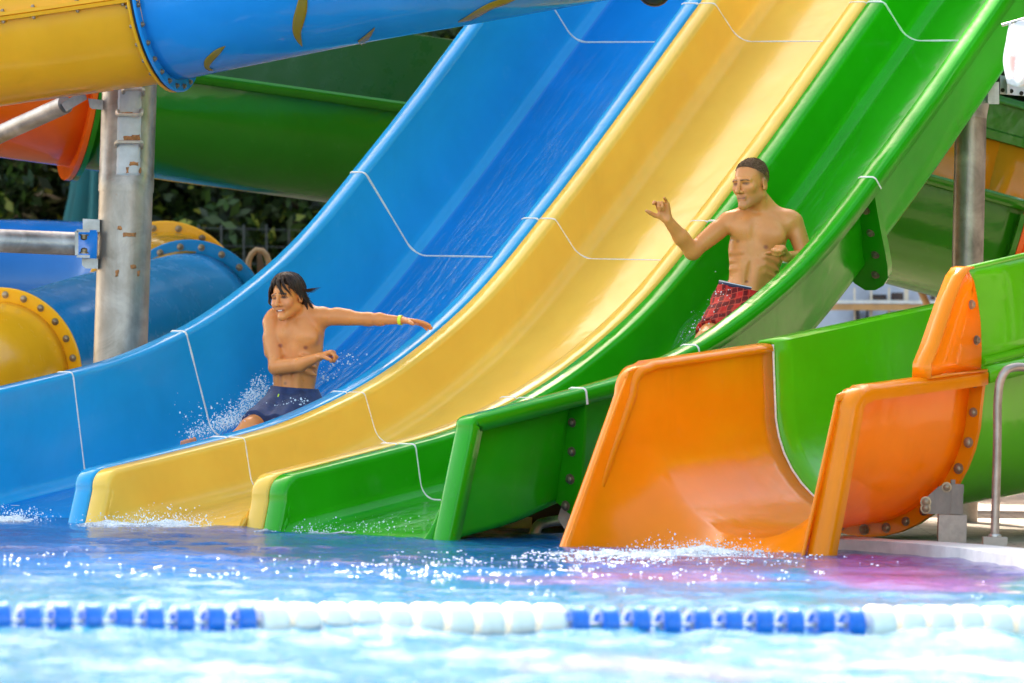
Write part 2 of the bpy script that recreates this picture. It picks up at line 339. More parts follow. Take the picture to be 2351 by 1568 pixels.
# splash guard on the near rim: orange wedge, then the lime side extension behind it
cn=RI+.05
def gp(b,z,c=cn): return op(b,c,z)
m=MB()
front=[(-.525,.806),(-.522,.872),(-.46,.96),(-.34,1.16),(-.26,1.275),(-.21,1.315),(-.17,1.322)]; 
th=.10
L=[gp(b,z,cn-.02) for b,z in front]; Rr=[gp(b,z,cn+th-.02) for b,z in front]
base_z=lambda b:.852+b*.077
m.grid([L,Rr])                                         # sloping front strip
back=[gp(-.01,base_z(-.1)+.008,cn+.03),gp(-.035,1.05,cn+.03),gp(-.10,1.22,cn+.03),gp(-.16,1.32,cn+.03)]
m.add([gp(-.525,.808,cn-.02),gp(-.525,.808,cn+th-.02),gp(-.03,.848,cn+th-.02),gp(-.03,.848,cn-.02)],[(0,1,2,3)])
panel=[[gp(b,z,cn+.035) for b,z in front],[gp(b*.6-.008,.852*.3+z*.7+.012,cn+.033) for b,z in front],[gp(b_,z_,cn+.033) for b_,z_ in ((-.02,.846),(-.02,.88),(-.02,.95),(-.035,1.07),(-.06,1.16),(-.10,1.26),(-.165,1.318))]]
m.grid(panel)
sg=m.build('splash_guard',ORG,oroot,sharp=35,solid=(.008,0))
for b_,z_ in ((-.125,1.15),(-.075,.985)): place(BOLTO,'bolt',oroot,gp(b_,z_,cn+.04),OC)
pan=[[gp(bb*1.0+k*.35,zz+k*.35*.14,cn+.02) for bb,zz in ((-.012,.872),(-.012,.95),(-.028,1.07),(-.052,1.16),(-.09,1.26),(-.155,1.312))] for k in range(7) for q in (0,)]
MB().grid(pan).build('lime_side_panel',LGRN,oroot,solid=(.012,0))
MB().tube([gp(-.155+k*.35,1.314+k*.35*.14,cn+.02) for k in range(7)],.012,8).build('panel_edge',LGRN,oroot)
MB().tube([gp(-.0+k*.35,.885+k*.35*.14,cn+.03) for k in range(7)],.02,8).build('panel_rib',LGRN,oroot)
# support bracket and plinth
fb=P(2185,1230,39.55); sroot=empty('slide_support_foot',fb,'grey steel bracket on a small concrete block under the orange collar','support')
MB().box(fb+[0,0,.03],(.13,.13,.135)).build('concrete_block',plain('concrete',(.42,.36,.30),.9,nscale=25,bmp=.4),sroot,sharp=20)
m=MB(); m.box(fb+[.02,0,.17],(.055,.07,.14)).box(fb+[-.0,0,.235],(.02,.06,.05)); m.build('post_plate',STEELD,sroot,sharp=20)
gp_=[fb+np.array(v) for v in ((-.14,-.03,.10),(.0,-.03,.10),(.05,-.03,.2),(.05,-.03,.235),(-.03,-.03,.245),(-.07,-.03,.225),(-.15,-.03,.15))]
MB().add(gp_+[p+[0,.02,0] for p in gp_],[tuple(range(7)),tuple(range(13,6,-1))]+[(i,i+7,(i+1)%7+7,(i+1)%7) for i in range(7)]).build('gusset_plate',STEELD,sroot,sharp=20)
for dx,dz in ((-.03,.225),(-.125,.125),(-.125,.155)): place(BOLTO,'bolt',sroot,fb+[dx,-.032,dz],(0,-1,0))
# steel handrail
hb=P(2284,1232,39.25); hz=[(2284,1232),(2290,1000),(2292,905),(2297,872),(2310,850),(2330,843),(2365,845),(2420,850),(2450,870),(2462,905),(2470,1000),(2475,1245)]
RAILM=steel('weathered_rail',(.34,.28,.24),.25,.36)
hr=empty('pool_handrail',hb,'bent stainless steel handrail standing on the deck at the right edge','handrail')
MB().tube(spline([P(x,y,hb[1]+.0+.25*max(0,(x-2310)/160)) for x,y in hz],60),.020,12).build('rail_tube',RAILM,hr)
MB().box(hb+[0,0,-.03],(.11,.11,.058)).build('base_block',plain('worn_concrete',(.42,.36,.30),.9),hr,sharp=20)
MB().lathe(hb,(0,0,1),[(.0,.012),(.028,.012),(.03,.008),(.03,0)],16).build('base_flange',STEEL2,hr)
# ------------------------------------------------------------------ big closed tube overhead, yellow then blue
RT=.42
ax_y=[P(-420,117,43.75),P(-200,84,43.6),P(0,53,43.5),P(200,25,43.4),P(375,0,43.3)]
ax_b=[P(375,0,43.3),P(600,-46,43.1),P(850,-96,42.95),P(1100,-140,42.8),P(1380,-192,42.6),P(1700,-255,42.35)]
axt=spline(ax_y,24)+spline(ax_b,40)[1:]
troot=empty('overhead_tube_slide',axt[23]-np.array([0,0,RT]),'large enclosed tube slide overhead, yellow at left and blue with olive swirls at right','water slide')
MB().tube(axt[:24],RT,64,cap=False).build('yellow_tube',YEL_T:=gelcoat('amber_yellow_gelcoat',(.98,.46,.012),.25),troot,solid=(.012,-1))
MB().tube(axt[23:],RT-.004,64,cap=False).build('blue_tube',TBLUE:=gelcoat('tube_blue_gelcoat',(.015,.24,.62),.05,.09),troot,solid=(.012,-1))
rc=axt[23]; rd=axt[25]-axt[21]; rd/=np.linalg.norm(rd)
def annulus(c,d,r0,r1,h0,h1,mat,name,root,n=64): return MB().lathe(c,d,[(r0,h0),(r1-.006,h0),(r1,h0+.004),(r1,h1-.004),(r1-.006,h1),(r0,h1)],n).build(name,mat,root,sharp=30)
annulus(rc,rd,RT-.01,RT+.052,-.026,-.008,YEL_T,'yellow_flange',troot); annulus(rc,rd,RT-.01,RT+.048,-.008,.006,RUBBER,'gasket',troot); annulus(rc,rd,RT-.01,RT+.056,.006,.024,TBLUE,'blue_flange',troot)
e1=np.cross(rd,UP); e1/=np.linalg.norm(e1); e2=np.cross(e1,rd)
if e1[1]>0: e1=-e1
for k in range(14):
    a=R_(20-k*13); d=e1*math.cos(a)+e2*math.sin(a); p=rc+d*(RT+.028)
    b=place(BOLTO,'bolt',troot,p+rd*.0245,rd); b.scale=(.62,.62,.8); b=place(BOLTO,'bolt',troot,p-rd*.0265,-rd); b.scale=(.62,.62,.8)
# side joint of the yellow tube: two flanges bolted together along the tube
lip=[];lo=[]
fr=rmf([np.array(p) for p in axt[:24]])
def side(i,dz,rr):
    t=fr[i][2]; f=np.cross(t,UP); f/=np.linalg.norm(f); f=f if f[1]<0 else -f; n=np.cross(f,t); n=n if n[2]>0 else -n
    return axt[i]+f*rr+n*dz
MB().grid([[side(i,dz,rr) for dz,rr in ((-.024,RT-.01),(-.022,RT+.038),(-.004,RT+.042),(-.001,RT+.03),(.002,RT+.042),(.02,RT+.038),(.022,RT-.01))] for i in range(24)]).build('side_joint',YEL_T,troot,sharp=30)
for i in (3,5,8,10,12,14,16,19,22):
    for s_ in (-1,1):
        b=place(BOLTO,'bolt',troot,side(i,.024*s_,RT+.022),(0,0,s_)); b.scale=(.5,.5,.7)
def on_tube(x,y,axis,r):                              # where the sight line through a mark meets the tube wall
    ax=np.array(axis); lo_,hi=41.5,43.4
    def dist(Y):
        q=P(x,y,Y); a=ax[:-1]; d=ax[1:]-a; tt=np.clip(((q-a)*d).sum(1)/(d*d).sum(1),0,1); return np.linalg.norm(q-(a+d*tt[:,None]),axis=1).min()
    Ys=np.linspace(lo_,hi,120); 
    for i,Y in enumerate(Ys):
        if dist(Y)<r: lo_,hi=Ys[i-1],Y; break
    for _ in range(18):
        m_=(lo_+hi)/2
        if dist(m_)<r: hi=m_
        else: lo_=m_
    return P(x,y,hi)
def swirl(pts):
    c=np.array(spline([(x,y,w_) for x,y,w_ in pts],28)); t=np.gradient(c[:,:2],axis=0); t/=np.linalg.norm(t,axis=1)[:,None]; nrm=np.stack([-t[:,1],t[:,0]],1)
    rows=[[on_tube(*(p[:2]+n*p[2]*q),axt[23:],RT+.001) for q in (-1,-.5,0,.5,1)] for p,n in zip(c,nrm)]
    MB().grid(rows).build('painted_swirl',MARK,troot,solid=(.002,0))
swirl([(697,-12,9),(692,22,13),(685,50,13),(682,75,9.5),(688,95,5),(694,107,.6)])
swirl([(517,106,.6),(503,117,6),(488,130,8),(476,145,8),(475,153,6),(482,160,2.5),(489,161,.6)])
swirl([(1052,51,1),(1075,43,6),(1098,30,8),(1125,15,8),(1160,2,8),(1185,-10,8)])
swirl([(860,64,.6),(848,80,5),(838,91,7),(826,101,8)])
# ------------------------------------------------------------------ steel column with climbing staples
cb=P(272,835,44.05); cb[2]=.03; ct=P(299,150,44.05)
croot=empty('steel_column',cb,'thick galvanised steel column with rusty climbing staples under the yellow tube','column')
cdir=(ct-cb)/np.linalg.norm(ct-cb); sm=P(283,440,44.05); zz=(sm-cb)@cdir
COLM=steel('column_steel',(.36,.31,.27),.35,.38)
MB().tube([cb,cb+cdir*zz],.139,40).build('column_shaft',COLM,croot)
MB().tube([cb+cdir*zz,cb+cdir*(zz+.09),cb+cdir*(zz+.094),ct],[.1435,.1435,.1415,.1415],40).build('column_sleeve',COLM,croot)
def staple(x0,x1,y,dz):
    a=P(x0,y,43.86); b=P(x1,y,43.86); a2=P(x0+2,y,43.93)+[0,.05,dz]; b2=P(x1-2,y,43.93)+[0,.05,dz]
    f=lambda p,q,k:p+(q-p)*k
    MB().tube([a2,f(a2,a,.7),f(a2,a,.93)+(b-a)*.02,a+(b-a)*.08,a+(b-a)*.92,f(b2,b,.93)-(b-a)*.02,f(b2,b,.7),b2],.0105,8).build('climbing_staple',RSTEEL,croot)
RSTEEL=steel('rusty_staple',(.5,.42,.34),.8,.5)
staple(268,325,264,.045); staple(266,326,326,-.04); staple(282,330,205,-.04)
RUST=plain('rust_stain',(.40,.16,.05),.8,nscale=60,var=.5); WHITEP=plain('faded_white_paint',(.55,.53,.52),.45,nscale=18,var=.12)
def on_col(x,y,r):
    a=P(x,y,43.5); d=ray(x,y); lo_,hi=43.5,44.05
    for _ in range(24):
        m_=(lo_+hi)/2; q=P(x,y,m_)-cb; q=q-cdir*(q@cdir)
        if np.linalg.norm(q)<r: hi=m_
        else: lo_=m_
    return P(x,y,hi)
def colpatch(x0,x1,y0,y1,mat,name,r,nx=6,ny=6,jag=0):
    ys=np.linspace(y0,y1,ny); xs=np.linspace(x0,x1,nx)
    MB().grid([[on_col(x+(jag*rnd.uniform(-1,1) if i in(0,nx-1) else 0)+(14*(1-(y-150)/690)-14*(1-(y0-150)/690)),y+(jag*rnd.uniform(-1,1) if j in (0,ny-1) else 0),r) for i,x in enumerate(xs)] for j,y in enumerate(ys)]).build(name,mat,croot,solid=(.0015,0))
colpatch(272,326,165,402,WHITEP,'white_paint_strip',.1435,8,30,.6)
for x0,x1,y0,y1 in ((297,318,372,380),(290,296,383,398),(319,325,385,397),(284,312,312,323),(304,322,309,322),(280,305,258,263)): colpatch(x0,x1,y0,y1,RUST,'rust_mark',.1452,5,4,1.5)
for x0,x1,y0,y1 in ((283,312,535,543),(270,279,519,528),(300,312,608,616),(265,272,620,635),(315,321,622,634)): colpatch(x0,x1,y0,y1,RUST,'rust_mark',.1412,5,4,1.5)
# lower steel brace with its fork bracket, and the upper strut
br=empty('horizontal_brace_pipe',P(60,552,44.0),'horizontal grey steel pipe with a fork bracket bolted to the column side','pipe')
MB().tube([P(-160,546,44.0),P(176,560,44.0)],.06,24).build('pipe',STEEL,br)
def slab(px,Y0,Y1,name,mat,root):
    a=[P(x,y,Y0) for x,y in px]; b=[P(x,y,Y1) for x,y in px]; n=len(px)
    return MB().add(a+b,[tuple(range(n)),tuple(range(2*n-1,n-1,-1))]+[(i,i+n,(i+1)%n+n,(i+1)%n) for i in range(n)]).build(name,mat,root,sharp=20)
slab([(172,530),(180,530),(180,586),(172,586)],43.9,44.1,'fork_back',STEEL,br); slab([(176,526),(206,527),(206,533),(176,533)],43.9,44.1,'fork_arm',STEEL,br); slab([(176,585),(206,586),(206,592),(176,591)],43.9,44.1,'fork_arm',STEEL,br)
slab([(190,502),(229,504),(229,532),(222,533),(222,528),(190,528)],43.97,44.03,'lug_plate',STEEL,br); slab([(188,592),(225,594),(225,617),(196,616),(188,608)],43.97,44.03,'lug_plate',STEEL,br)
for y,s_ in ((538,-1),(582,1)): b=place(BOLTO,'bolt',br,P(193,y,43.93),(0,0,s_)); b.scale=(1,1,1.6)
us_=empty('diagonal_strut_pipe',P(100,270,44.2),'grey diagonal strut pipe rising to a lug on the column below the yellow tube','pipe')
MB().tube([P(-120,372,44.9),P(0,308,44.5),P(150,240,44.05)],.047,20).build('pipe',STEEL,us_)
slab([(140,238),(172,218),(196,216),(200,228),(182,238),(152,256)],44.0,44.07,'clevis',STEEL,us_); slab([(202,226),(240,230),(240,252),(212,250),(206,246)],44.0,44.1,'lug_plate',STEEL,us_)
# ------------------------------------------------------------------ winding tube slide low at the left
C1=P(441,735,48.8); C0=P(12,854,46.5); D1=P(378,690,49.7); RS=.39
wroot=empty('winding_tube_slide',np.array([C0[0],C0[1],.05]),'low winding tube slide of blue and yellow sections with bolted ring flanges at far left','water slide')
d_b=(C0-C1)/np.linalg.norm(C0-C1)
SBL=gelcoat('glossy_blue_gelcoat',(.008,.25,.56),.05,.22,coat=.12); SYE=gelcoat('glossy_yellow_gelcoat',(.98,.45,.010),.05,.2,coat=.15)
MB().tube(spline([C1,C1*.5+C0*.5+[0,0,.02],C0],20),RS,48,cap=False).build('blue_tube',SBL,wroot,solid=(.012,-1))
MB().tube(spline([C0,C0+d_b*.5,C0+d_b*1.0+[-.15,0,-.03],C0+d_b*1.6+[-.5,.1,-.06]],16),RS-.002,48,cap=False).build('yellow_tube',SYE,wroot,solid=(.012,-1))
MB().tube(spline([D1,D1*.55+C1*.45+[-.02,0,.03],C1],10),RS+.01,48,cap=False).build('amber_tube',OCH,wroot,solid=(.012,-1))
dd=np.array([-.05,-1,-.02]); dd/=np.linalg.norm(dd); d_c=d_b*.55+np.array([-.05,-.8,-.1])*.45; d_c/=np.linalg.norm(d_c)
MB().tube(spline([D1,P(366,680,50.1),P(300,664,50.6),P(150,655,50.9),P(-250,650,51.2)],24),RS-.005,48,cap=False).build('deep_blue_tube',NAVYB,wroot,solid=(.012,-1))
def flange2(c,d,matf,matb,n0,a0,da,cnt,lab):
    annulus(c,d,RS-.01,RS+.075,0,.016,matf,'ring_flange',wroot); annulus(c,d,RS-.01,RS+.07,-.02,-.002,matb,'ring_flange',wroot)
    x=np.cross(d,UP); x/=np.linalg.norm(x); x=x if x[0]>0 else -x; y=np.cross(x,d); y=y if y[2]>0 else -y
    for k in range(cnt):
        a=R_(a0+da*k); b=place(BOLTO,'bolt',wroot,c+(x*math.cos(a)+y*math.sin(a))*(RS+.036)+d*.0165,d); b.scale=(.85,.85,.85)
flange2(C1,d_c,SBL,OCH,0,30,17,9,0); flange2(C0,d_b,SYE,SBL,0,12,15,9,0); flange2(D1,dd,SYE,NAVYB,0,60,20,8,0)
# ------------------------------------------------------------------ open troughs crossing behind
def bg_trough(name,label,rimpx,Y0,Y1,depth,far,parts,width=1.0,ringx=None,ringmat=None,depth_dir=.9):
    (xa,ya),(xb,yb)=rimpx; a=P(xa,ya,Y0); b=P(xb,yb,Y1); n=26; t=(b-a)/np.linalg.norm(b-a); f=np.cross(UP,t); f/=np.linalg.norm(f); f=f if f[1]>0 else -f; up=np.cross(f,t); up=up if up[2]>0 else -up
    r=width/2; root=empty(name,np.array([(a+b)[0]/2,(a+b)[1]/2,min(a[2],b[2])-depth]),label,'water slide')
    prof=[(0,-.05),(0,-.1)]
    for k in range(1,20):
        an=math.pi*k/20; prof.append((r-r*math.cos(an),-.12-(depth-.12)*math.sin(an)))
    prof+=[(width,-.1)]
    lipn=[(-.06,-.055),(-.065,-.01),(-.055,0),(.0,0),(.008,-.02)]
    for u0,u1,mn,mf in parts:
        m=lambda u:a+(b-a)*u
        us=np.linspace(u0,u1,max(3,int((u1-u0)*n)))
        MB().grid([[m(u)+f*p+up*q for p,q in [(.0,-.02)]+prof] for u in us]).build('trough',mn,root,solid=(.02,0))
        MB().grid([[m(u)+f*p+up*q for p,q in lipn] for u in us]).build('rim_flange',mn,root,sharp=30,solid=(.01,0))
        if mf: MB().grid([[m(u)+f*(width+p)+up*q for p,q in far] for u in us]).build('far_wall',mf,root,sharp=30,solid=(.015,0))
    if ringx is not None:
        o=a+(b-a)*ringx; ring=lambda e,dx:[o+t*dx+f*p+up*q for p,q in [(-.005-e,-.08)]+[(r-(r+e)*math.cos(math.pi*k/20),-.12-(depth-.12+e)*math.sin(math.pi*k/20)) for k in range(1,20)]]
        for i,(mt,d0,d1) in enumerate(ringmat): MB().grid([ring(.0,d0),ring(.085,d0),ring(.085,d1),ring(.0,d1)]).build('ring_flange',mt,root,sharp=30)
    return root
farL=[(0,-.1),(0,.0),(.03,.12),(.05,.42),(.05,.435),(.12,.44)]
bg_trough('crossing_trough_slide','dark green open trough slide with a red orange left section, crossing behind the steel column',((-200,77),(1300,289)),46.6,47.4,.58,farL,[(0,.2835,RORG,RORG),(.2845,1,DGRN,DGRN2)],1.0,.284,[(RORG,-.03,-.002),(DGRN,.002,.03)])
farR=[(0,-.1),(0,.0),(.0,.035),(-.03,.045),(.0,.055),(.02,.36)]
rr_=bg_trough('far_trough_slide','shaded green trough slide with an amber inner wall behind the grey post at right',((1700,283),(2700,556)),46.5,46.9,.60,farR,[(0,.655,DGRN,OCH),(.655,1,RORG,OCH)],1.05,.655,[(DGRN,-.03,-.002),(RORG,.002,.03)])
_a=P(1700,283,46.5); _b=P(2700,556,46.9); t_=(_b-_a)/np.linalg.norm(_b-_a); f_=np.cross(UP,t_); f_/=np.linalg.norm(f_); f_=f_ if f_[1]>0 else -f_; up_=np.cross(f_,t_); up_=up_ if up_[2]>0 else -up_
MB().grid([[_a+(_b-_a)*u+f_*(1.05+p)+up_*q for p,q in ((.018,.355),(.0,.36),(.0,.40),(.02,.41),(.02,.56),(-.05,.565),(-.05,.60))] for u in np.linspace(0,1,10)]).build('green_upper_panel',DGRN,rr_,sharp=30,solid=(.012,0))
# post at the right
pb=P(2221,640,43.45); pb[2]=.03; pt_=P(2229,268,43.45)
pr=empty('grey_support_post',pb,'plain grey steel post with a perforated bracket holding up the green lane at right','post')
MB().tube([pb,pt_],.08,32).build('post_shaft',COLM,pr); MB().tube([pt_,P(2236,230,43.45),P(2244,205,43.5)],[.08,.08,.07],32).build('post_cap',STEEL,pr)
slab([(2268,190),(2294,188),(2294,239),(2268,239)],43.2,43.3,'bracket_plate',STEEL,pr); slab([(2240,222),(2268,205),(2268,236),(2240,240)],43.3,43.34,'bracket_plate',STEEL,pr)
m=MB()
slab([(2296,172),(2420,196),(2420,226),(2296,216)],43.5,43.52,'perforated_plate',plain('pale_plate',(.6,.6,.66),.5),pr)
for x,y in ((2302,207),(2322,209),(2345,214)): 
    h=MB().lathe(P(x,y,43.496),(0,-1,0),[(.0,.004),(.011,.004),(.011,0)],12).build('bolt_hole',RUBBER,pr)
slab([(2312,176),(2319,178),(2319,217),(2312,216)],43.4,43.5,'bracket_fin',STEEL,pr)
# white cloth with red print
clx=P(2306,52,42.2); cr_=empty('printed_cloth',P(2350,215,42.2),'white cloth with faded red print hanging at the right edge of the picture','cloth')
rows=[]
for i in range(30):
    v_=i/29; row=[]
    for j in range(30):
        u_=j/29; x=2318+(u_*140)-10*math.sin(math.pi*v_)*(1-u_)-(6 if v_>.3 else 0)*(1-u_)*min(1,(v_-.3)*3); y=52-22*u_+v_*(140+22*u_+8*math.sin(u_*9))
        row.append(P(x,y,42.2+.02*math.sin(u_*16+v_*2)+.008*math.sin(u_*31+v_*5)))
    rows.append(row)
m_,t=nt('printed_cotton'); p=geo(t); n1=noise(t,22,4,.6,p); tc=nd(t,'ShaderNodeAttribute',_attribute_name='print'); f=nd(t,'ShaderNodeMath',_operation='MULTIPLY'); t.links.new(tc.outputs['Fac'],f.inputs[0]); t.links.new(maprange(t,n1,.45,.6,0,1),f.inputs[1])
b=principled(t,Base__Color=mixc(t,f.outputs[0],(.82,.82,.84),(.55,.06,.07)),Roughness=.9); tr=nd(t,'ShaderNodeBsdfTranslucent'); tr.inputs[0].default_value=(.8,.8,.82,1); mx=nd(t,'ShaderNodeMixShader'); mx.inputs[0].default_value=.45; t.links.new(b.outputs[0],mx.inputs[1]); t.links.new(tr.outputs[0],mx.inputs[2]); out(t,mx.outputs[0])
cl=MB().grid(rows).build('cloth_sheet',m_,cr_,solid=(.003,0)); at=cl.data.attributes.new('print','FLOAT','POINT')
at.data.foreach_set('value',[float(max(0,1-((j-4.2)/2.6)**2-((i-17)/7.)**2*.35) if 9<i<26 else 0) for i in range(30) for j in range(30)])
tr_=empty('towel_rail',P(2420,300,42.2),'thin grey rail carrying the white cloth beyond the right edge','rail'); MB().tube([P(2300,58,42.22),P(2370,38,42.22),P(2500,20,42.22)],.008,8).build('rail_tube',STEEL,tr_); MB().tube([P(2490,22,42.25),P(2490,1230,42.25)],.02,10).build('rail_post',STEEL,tr_)
# dark rounded pad at the top edge
pd=empty('navy_pad',P(1502,-30,43.2),'dark navy rounded pad poking into the picture above the blue lane','pad')
MB().lathe(P(1500,-26,43.25),(.15,-1,.3),[(.0,.03),(.05,.028),(.075,.015),(.082,0),(.075,-.015),(.0,-.02)],28).build('pad_body',plain('navy_rubber',(.012,.03,.055),.45),pd); MB().lathe(P(1503,-26,43.25),(.15,-1,.3),[(.080,-.012),(.087,-.012),(.087,-.03),(.0,-.03)],28).build('pad_edge',plain('brown_rubber',(.10,.05,.02),.6),pd)
MB().tube([P(1503,-40,43.3),P(1503,-300,43.3)],.02,8).build('pad_stem',STEEL,pd)
# bent pipe by the water
bp=empty('bent_pipe',G(1235,1228),'short bent grey pipe dipping into the water between the green lane and the orange slide','pipe')
q=G(1226,1226); Yq=q[1]
MB().tube(spline([P(1222,1245,Yq),P(1228,1222,Yq),P(1236,1206,Yq+.02),P(1254,1200,Yq+.05),P(1330,1197,Yq+.25)],24),.026,14).build('pipe',STEEL2,bp)
fg=P(1300,1165,41.0); fr_=empty('lane_foot_bracket',np.array([fg[0],fg[1],.04]),'dark steel foot bracket under the green lane beside the bent pipe','bracket')
slab([(1290,1160),(1325,1090),(1340,1090),(1340,1215),(1296,1215),(1280,1190)],40.95,41.0,'foot_plate',STEEL,fr_)
# ------------------------------------------------------------------ tube hoop, parasol, pavilion behind
TAN=plain('tan_plastic',(.34,.19,.07),.5); hp=empty('tan_chair_frame',P(600,640,51.5),'tan rounded tube chair frame behind the blue ring flange','chair')
MB().tube(spline([P(572,640,51.5),P(574,590,51.5),P(588,574,51.5),P(606,578,51.5),P(617,600,51.5),P(616,640,51.5),P(612,900,51.5)],30),.018,10).build('chair_frame',TAN,hp); slab([(590,582),(600,580),(612,640),(590,640)],51.6,51.63,'backrest',plain('dark_slats',(.12,.07,.03),.7),hp)
TEAL=plain('teal_canvas',(.015,.11,.11),.9,nscale=8,bmp=.3); pz=P(214,590,55); pso=empty('folded_parasol',np.array([pz[0],pz[1],.0]),'folded dark teal parasol standing in front of the hedge at left','parasol')
rows=[]
for z_,r0 in ((pz[2]-.02,.16),(pz[2]+.15,.17),(pz[2]+.4,.13),(pz[2]+.8,.09),(pz[2]+1.15,.03)): rows.append([np.array([pz[0]+r0*(1+.28*math.cos(8*2*math.pi*j/64))*math.cos(2*math.pi*j/64),pz[1]+r0*(1+.28*math.cos(8*2*math.pi*j/64))*math.sin(2*math.pi*j/64),z_]) for j in range(64)])
MB().grid(rows,closev=True).build('canopy',TEAL,pso); MB().tube([[pz[0],pz[1],0],[pz[0],pz[1],pz[2]+1.2]],.025,10).build('pole',STEEL,pso)
pv=P(2050,740,56); pvr=empty('pavilion_building',np.array([pv[0],pv[1]+1.2,0]),'pale pavilion with dark windows beyond the white railing at right','building')
WALL=plain('pale_wall',(.55,.58,.66),.8,nscale=2,var=.3); CREAM=plain('cream_paint',(.72,.60,.44),.6); TANP=plain('tan_board',(.62,.34,.13),.7); DARK=plain('dark_glass',(.03,.035,.045),.15)
slab([(1800,400),(2500,400),(2500,770),(1800,770)],57.6,57.8,'wall',WALL,pvr)
for x0,x1,y0,y1 in ((1960,1974,712,738),(1988,1994,710,740),(2036,2070,716,740),(2090,2096,705,735),(1996,2035,676,686),(2046,2074,672,688),(2136,2150,668,688),(2155,2163,676,690)): slab([(x0,y0),(x1,y0),(x1,y1),(x0,y1)],57.5,57.59,'window',DARK,pvr)
rl=empty('white_railing',np.array([pv[0],pv[1],0]),'cream railing with a tan board between the green lane and the orange wedge','railing')
slab([(1900,689),(2168,690),(2168,697),(1900,696)],56.0,56.06,'top_rail',plain('white_paint',(.8,.78,.72),.5),rl); slab([(1900,697.5),(2168,698.5),(2168,713),(1900,712)],56.01,56.05,'board',TANP,rl)
for x,w_ in ((1962,4),(2000,5),(2041,5),(2081,10),(2113,4),(2150,4),(2165,4)):
    slab([(x-w_/2,660),(x+w_/2,660),(x+w_/2,742),(x-w_/2,742)],56.07,56.12,'rail_post',CREAM,rl)
ro=empty('sloping_beam',P(2140,670,54),'pale sloping roof beam on a tan leg below the dark trough at right','beam')
slab([(2060,628),(2092,638),(2150,658),(2215,672),(2215,681),(2150,668),(2080,655),(2060,650)],53.6,54.4,'beam',plain('weathered_board',(.50,.44,.36),.8),ro)
slab([(2060,651),(2080,656),(2215,682),(2215,690),(2080,664),(2060,659)],53.5,53.7,'beam_edge',plain('bright_edge',(.8,.74,.64),.6),ro)
MB().tube([P(2112,662,54),P(2152,752,54)],.022,12).build('beam_leg',TANP,ro); slab([(2166,682),(2215,688),(2215,724),(2166,724)],54.2,54.3,'side_board',TANP,ro)
# ------------------------------------------------------------------ ground, deck, pool
def struct(o,label=None): o['kind']='structure'; return o
m_,t=nt('ground_soil'); p=geo(t); n1=noise(t,.6,5,.6,p); out(t,principled(t,Base__Color=mixc(t,n1,(.02,.022,.012),(.06,.05,.03)),Roughness=.95).outputs[0])
S=600
struct(MB().add([(-S,-S,-.9),(S,-S,-.9),(S,S,-.9),(-S,S,-.9)],[(0,1,2,3)]).build('ground',m_))
m_,t=nt('stone_deck'); p=geo(t); n1=noise(t,3,5,.6,p); n2=noise(t,40,3,.6,p); br_=nd(t,'ShaderNodeTexBrick'); mp=nd(t,'ShaderNodeMapping'); t.links.new(p,mp.inputs[0]); t.links.new(mp.outputs[0],br_.inputs[0]); br_.inputs['Scale'].default_value=1.6; br_.inputs['Mortar Size'].default_value=.012; br_.inputs['Color1'].default_value=(1,1,1,1); br_.inputs['Color2'].default_value=(.8,.8,.8,1); br_.inputs['Mortar'].default_value=(.45,.45,.45,1)
base_=mixc(t,maprange(t,n1,.3,.7,0,1),(.30,.21,.135),(.42,.31,.22)); base_=mixc(t,.8,base_,br_.outputs[0],'MULTIPLY'); b=principled(t,Base__Color=base_,Roughness=.8); t.links.new(bump(t,n2,.3,.01),b.inputs['Normal']); out(t,b.outputs[0])
edge=[(-900,1172),(-200,1178),(500,1196),(1000,1209),(1300,1213),(1600,1228),(1900,1263),(2000,1267),(2100,1274),(2200,1284),(2351,1305),(2600,1345),(3200,1480)]
ep=[G(x,y,.0) for x,y in edge]; ep=[np.array([-40,ep[0][1]+3,0.])]+ep+[np.array([9,24,0.]),np.array([9,-20,0.])]
top=[p+[0,0,.045] for p in ep]
vs=top+[np.array([60,-20,.045]),np.array([60,90,.045]),np.array([-40,90,.045])]
struct(MB().add(vs,[tuple(range(len(vs)))[::-1]]).build('pool_deck',m_,smooth=False))
COP=plain('coping_stone',(.78,.74,.68),.6,nscale=8); m=MB()
cen=np.array([0,60,0.]); inn=[]
for i,p in enumerate(ep):
    a=ep[max(i-1,0)]; b=ep[min(i+1,len(ep)-1)]; d=(b-a)/np.linalg.norm(b-a); n=np.array([-d[1],d[0],0]); inn.append(p+n*.34)
m.grid([[p+[0,0,-.6],p+[0,0,.04],p+[0,0,.052],q+[0,0,.052],q+[0,0,.03]] for p,q in zip(ep,inn)]); struct(m.build('pool_coping',COP,sharp=30))
# ---- water: real waves inside the view, flat sheets beyond
X0,X1,Y0,Y1=-4.2,4.2,20.,45.; nx,ny=420,1180
xs=np.linspace(X0,X1,nx); ys=np.linspace(Y0,Y1,ny); XX,YY=np.meshgrid(xs,ys); ZZ=np.zeros_like(XX)
for k in range(64):
    lam=math.exp(rnd.uniform(math.log(.11),math.log(1.3))); th=rnd.uniform(0,2*math.pi) if lam<.5 else R_(-90)+rnd.gauss(0,.7); amp=.0034*lam**.9; kk=2*math.pi/lam
    ZZ+=amp*np.sin(kk*(XX*math.cos(th)+YY*math.sin(th))+rnd.uniform(0,6.28))
ZZ=ZZ+.25*np.abs(ZZ)
calm=np.clip((YY-30)/5.,0,1); calm=calm*calm*(3-2*calm)*.55; ZZ*=(1-calm)*.85
fade=np.minimum(1,np.minimum(np.minimum(XX-X0,X1-XX)/.4,np.minimum(YY-Y0,Y1-YY)/1.)); ZZ*=np.clip(fade,0,1)
m_,t=nt('pool_water'); p=geo(t)
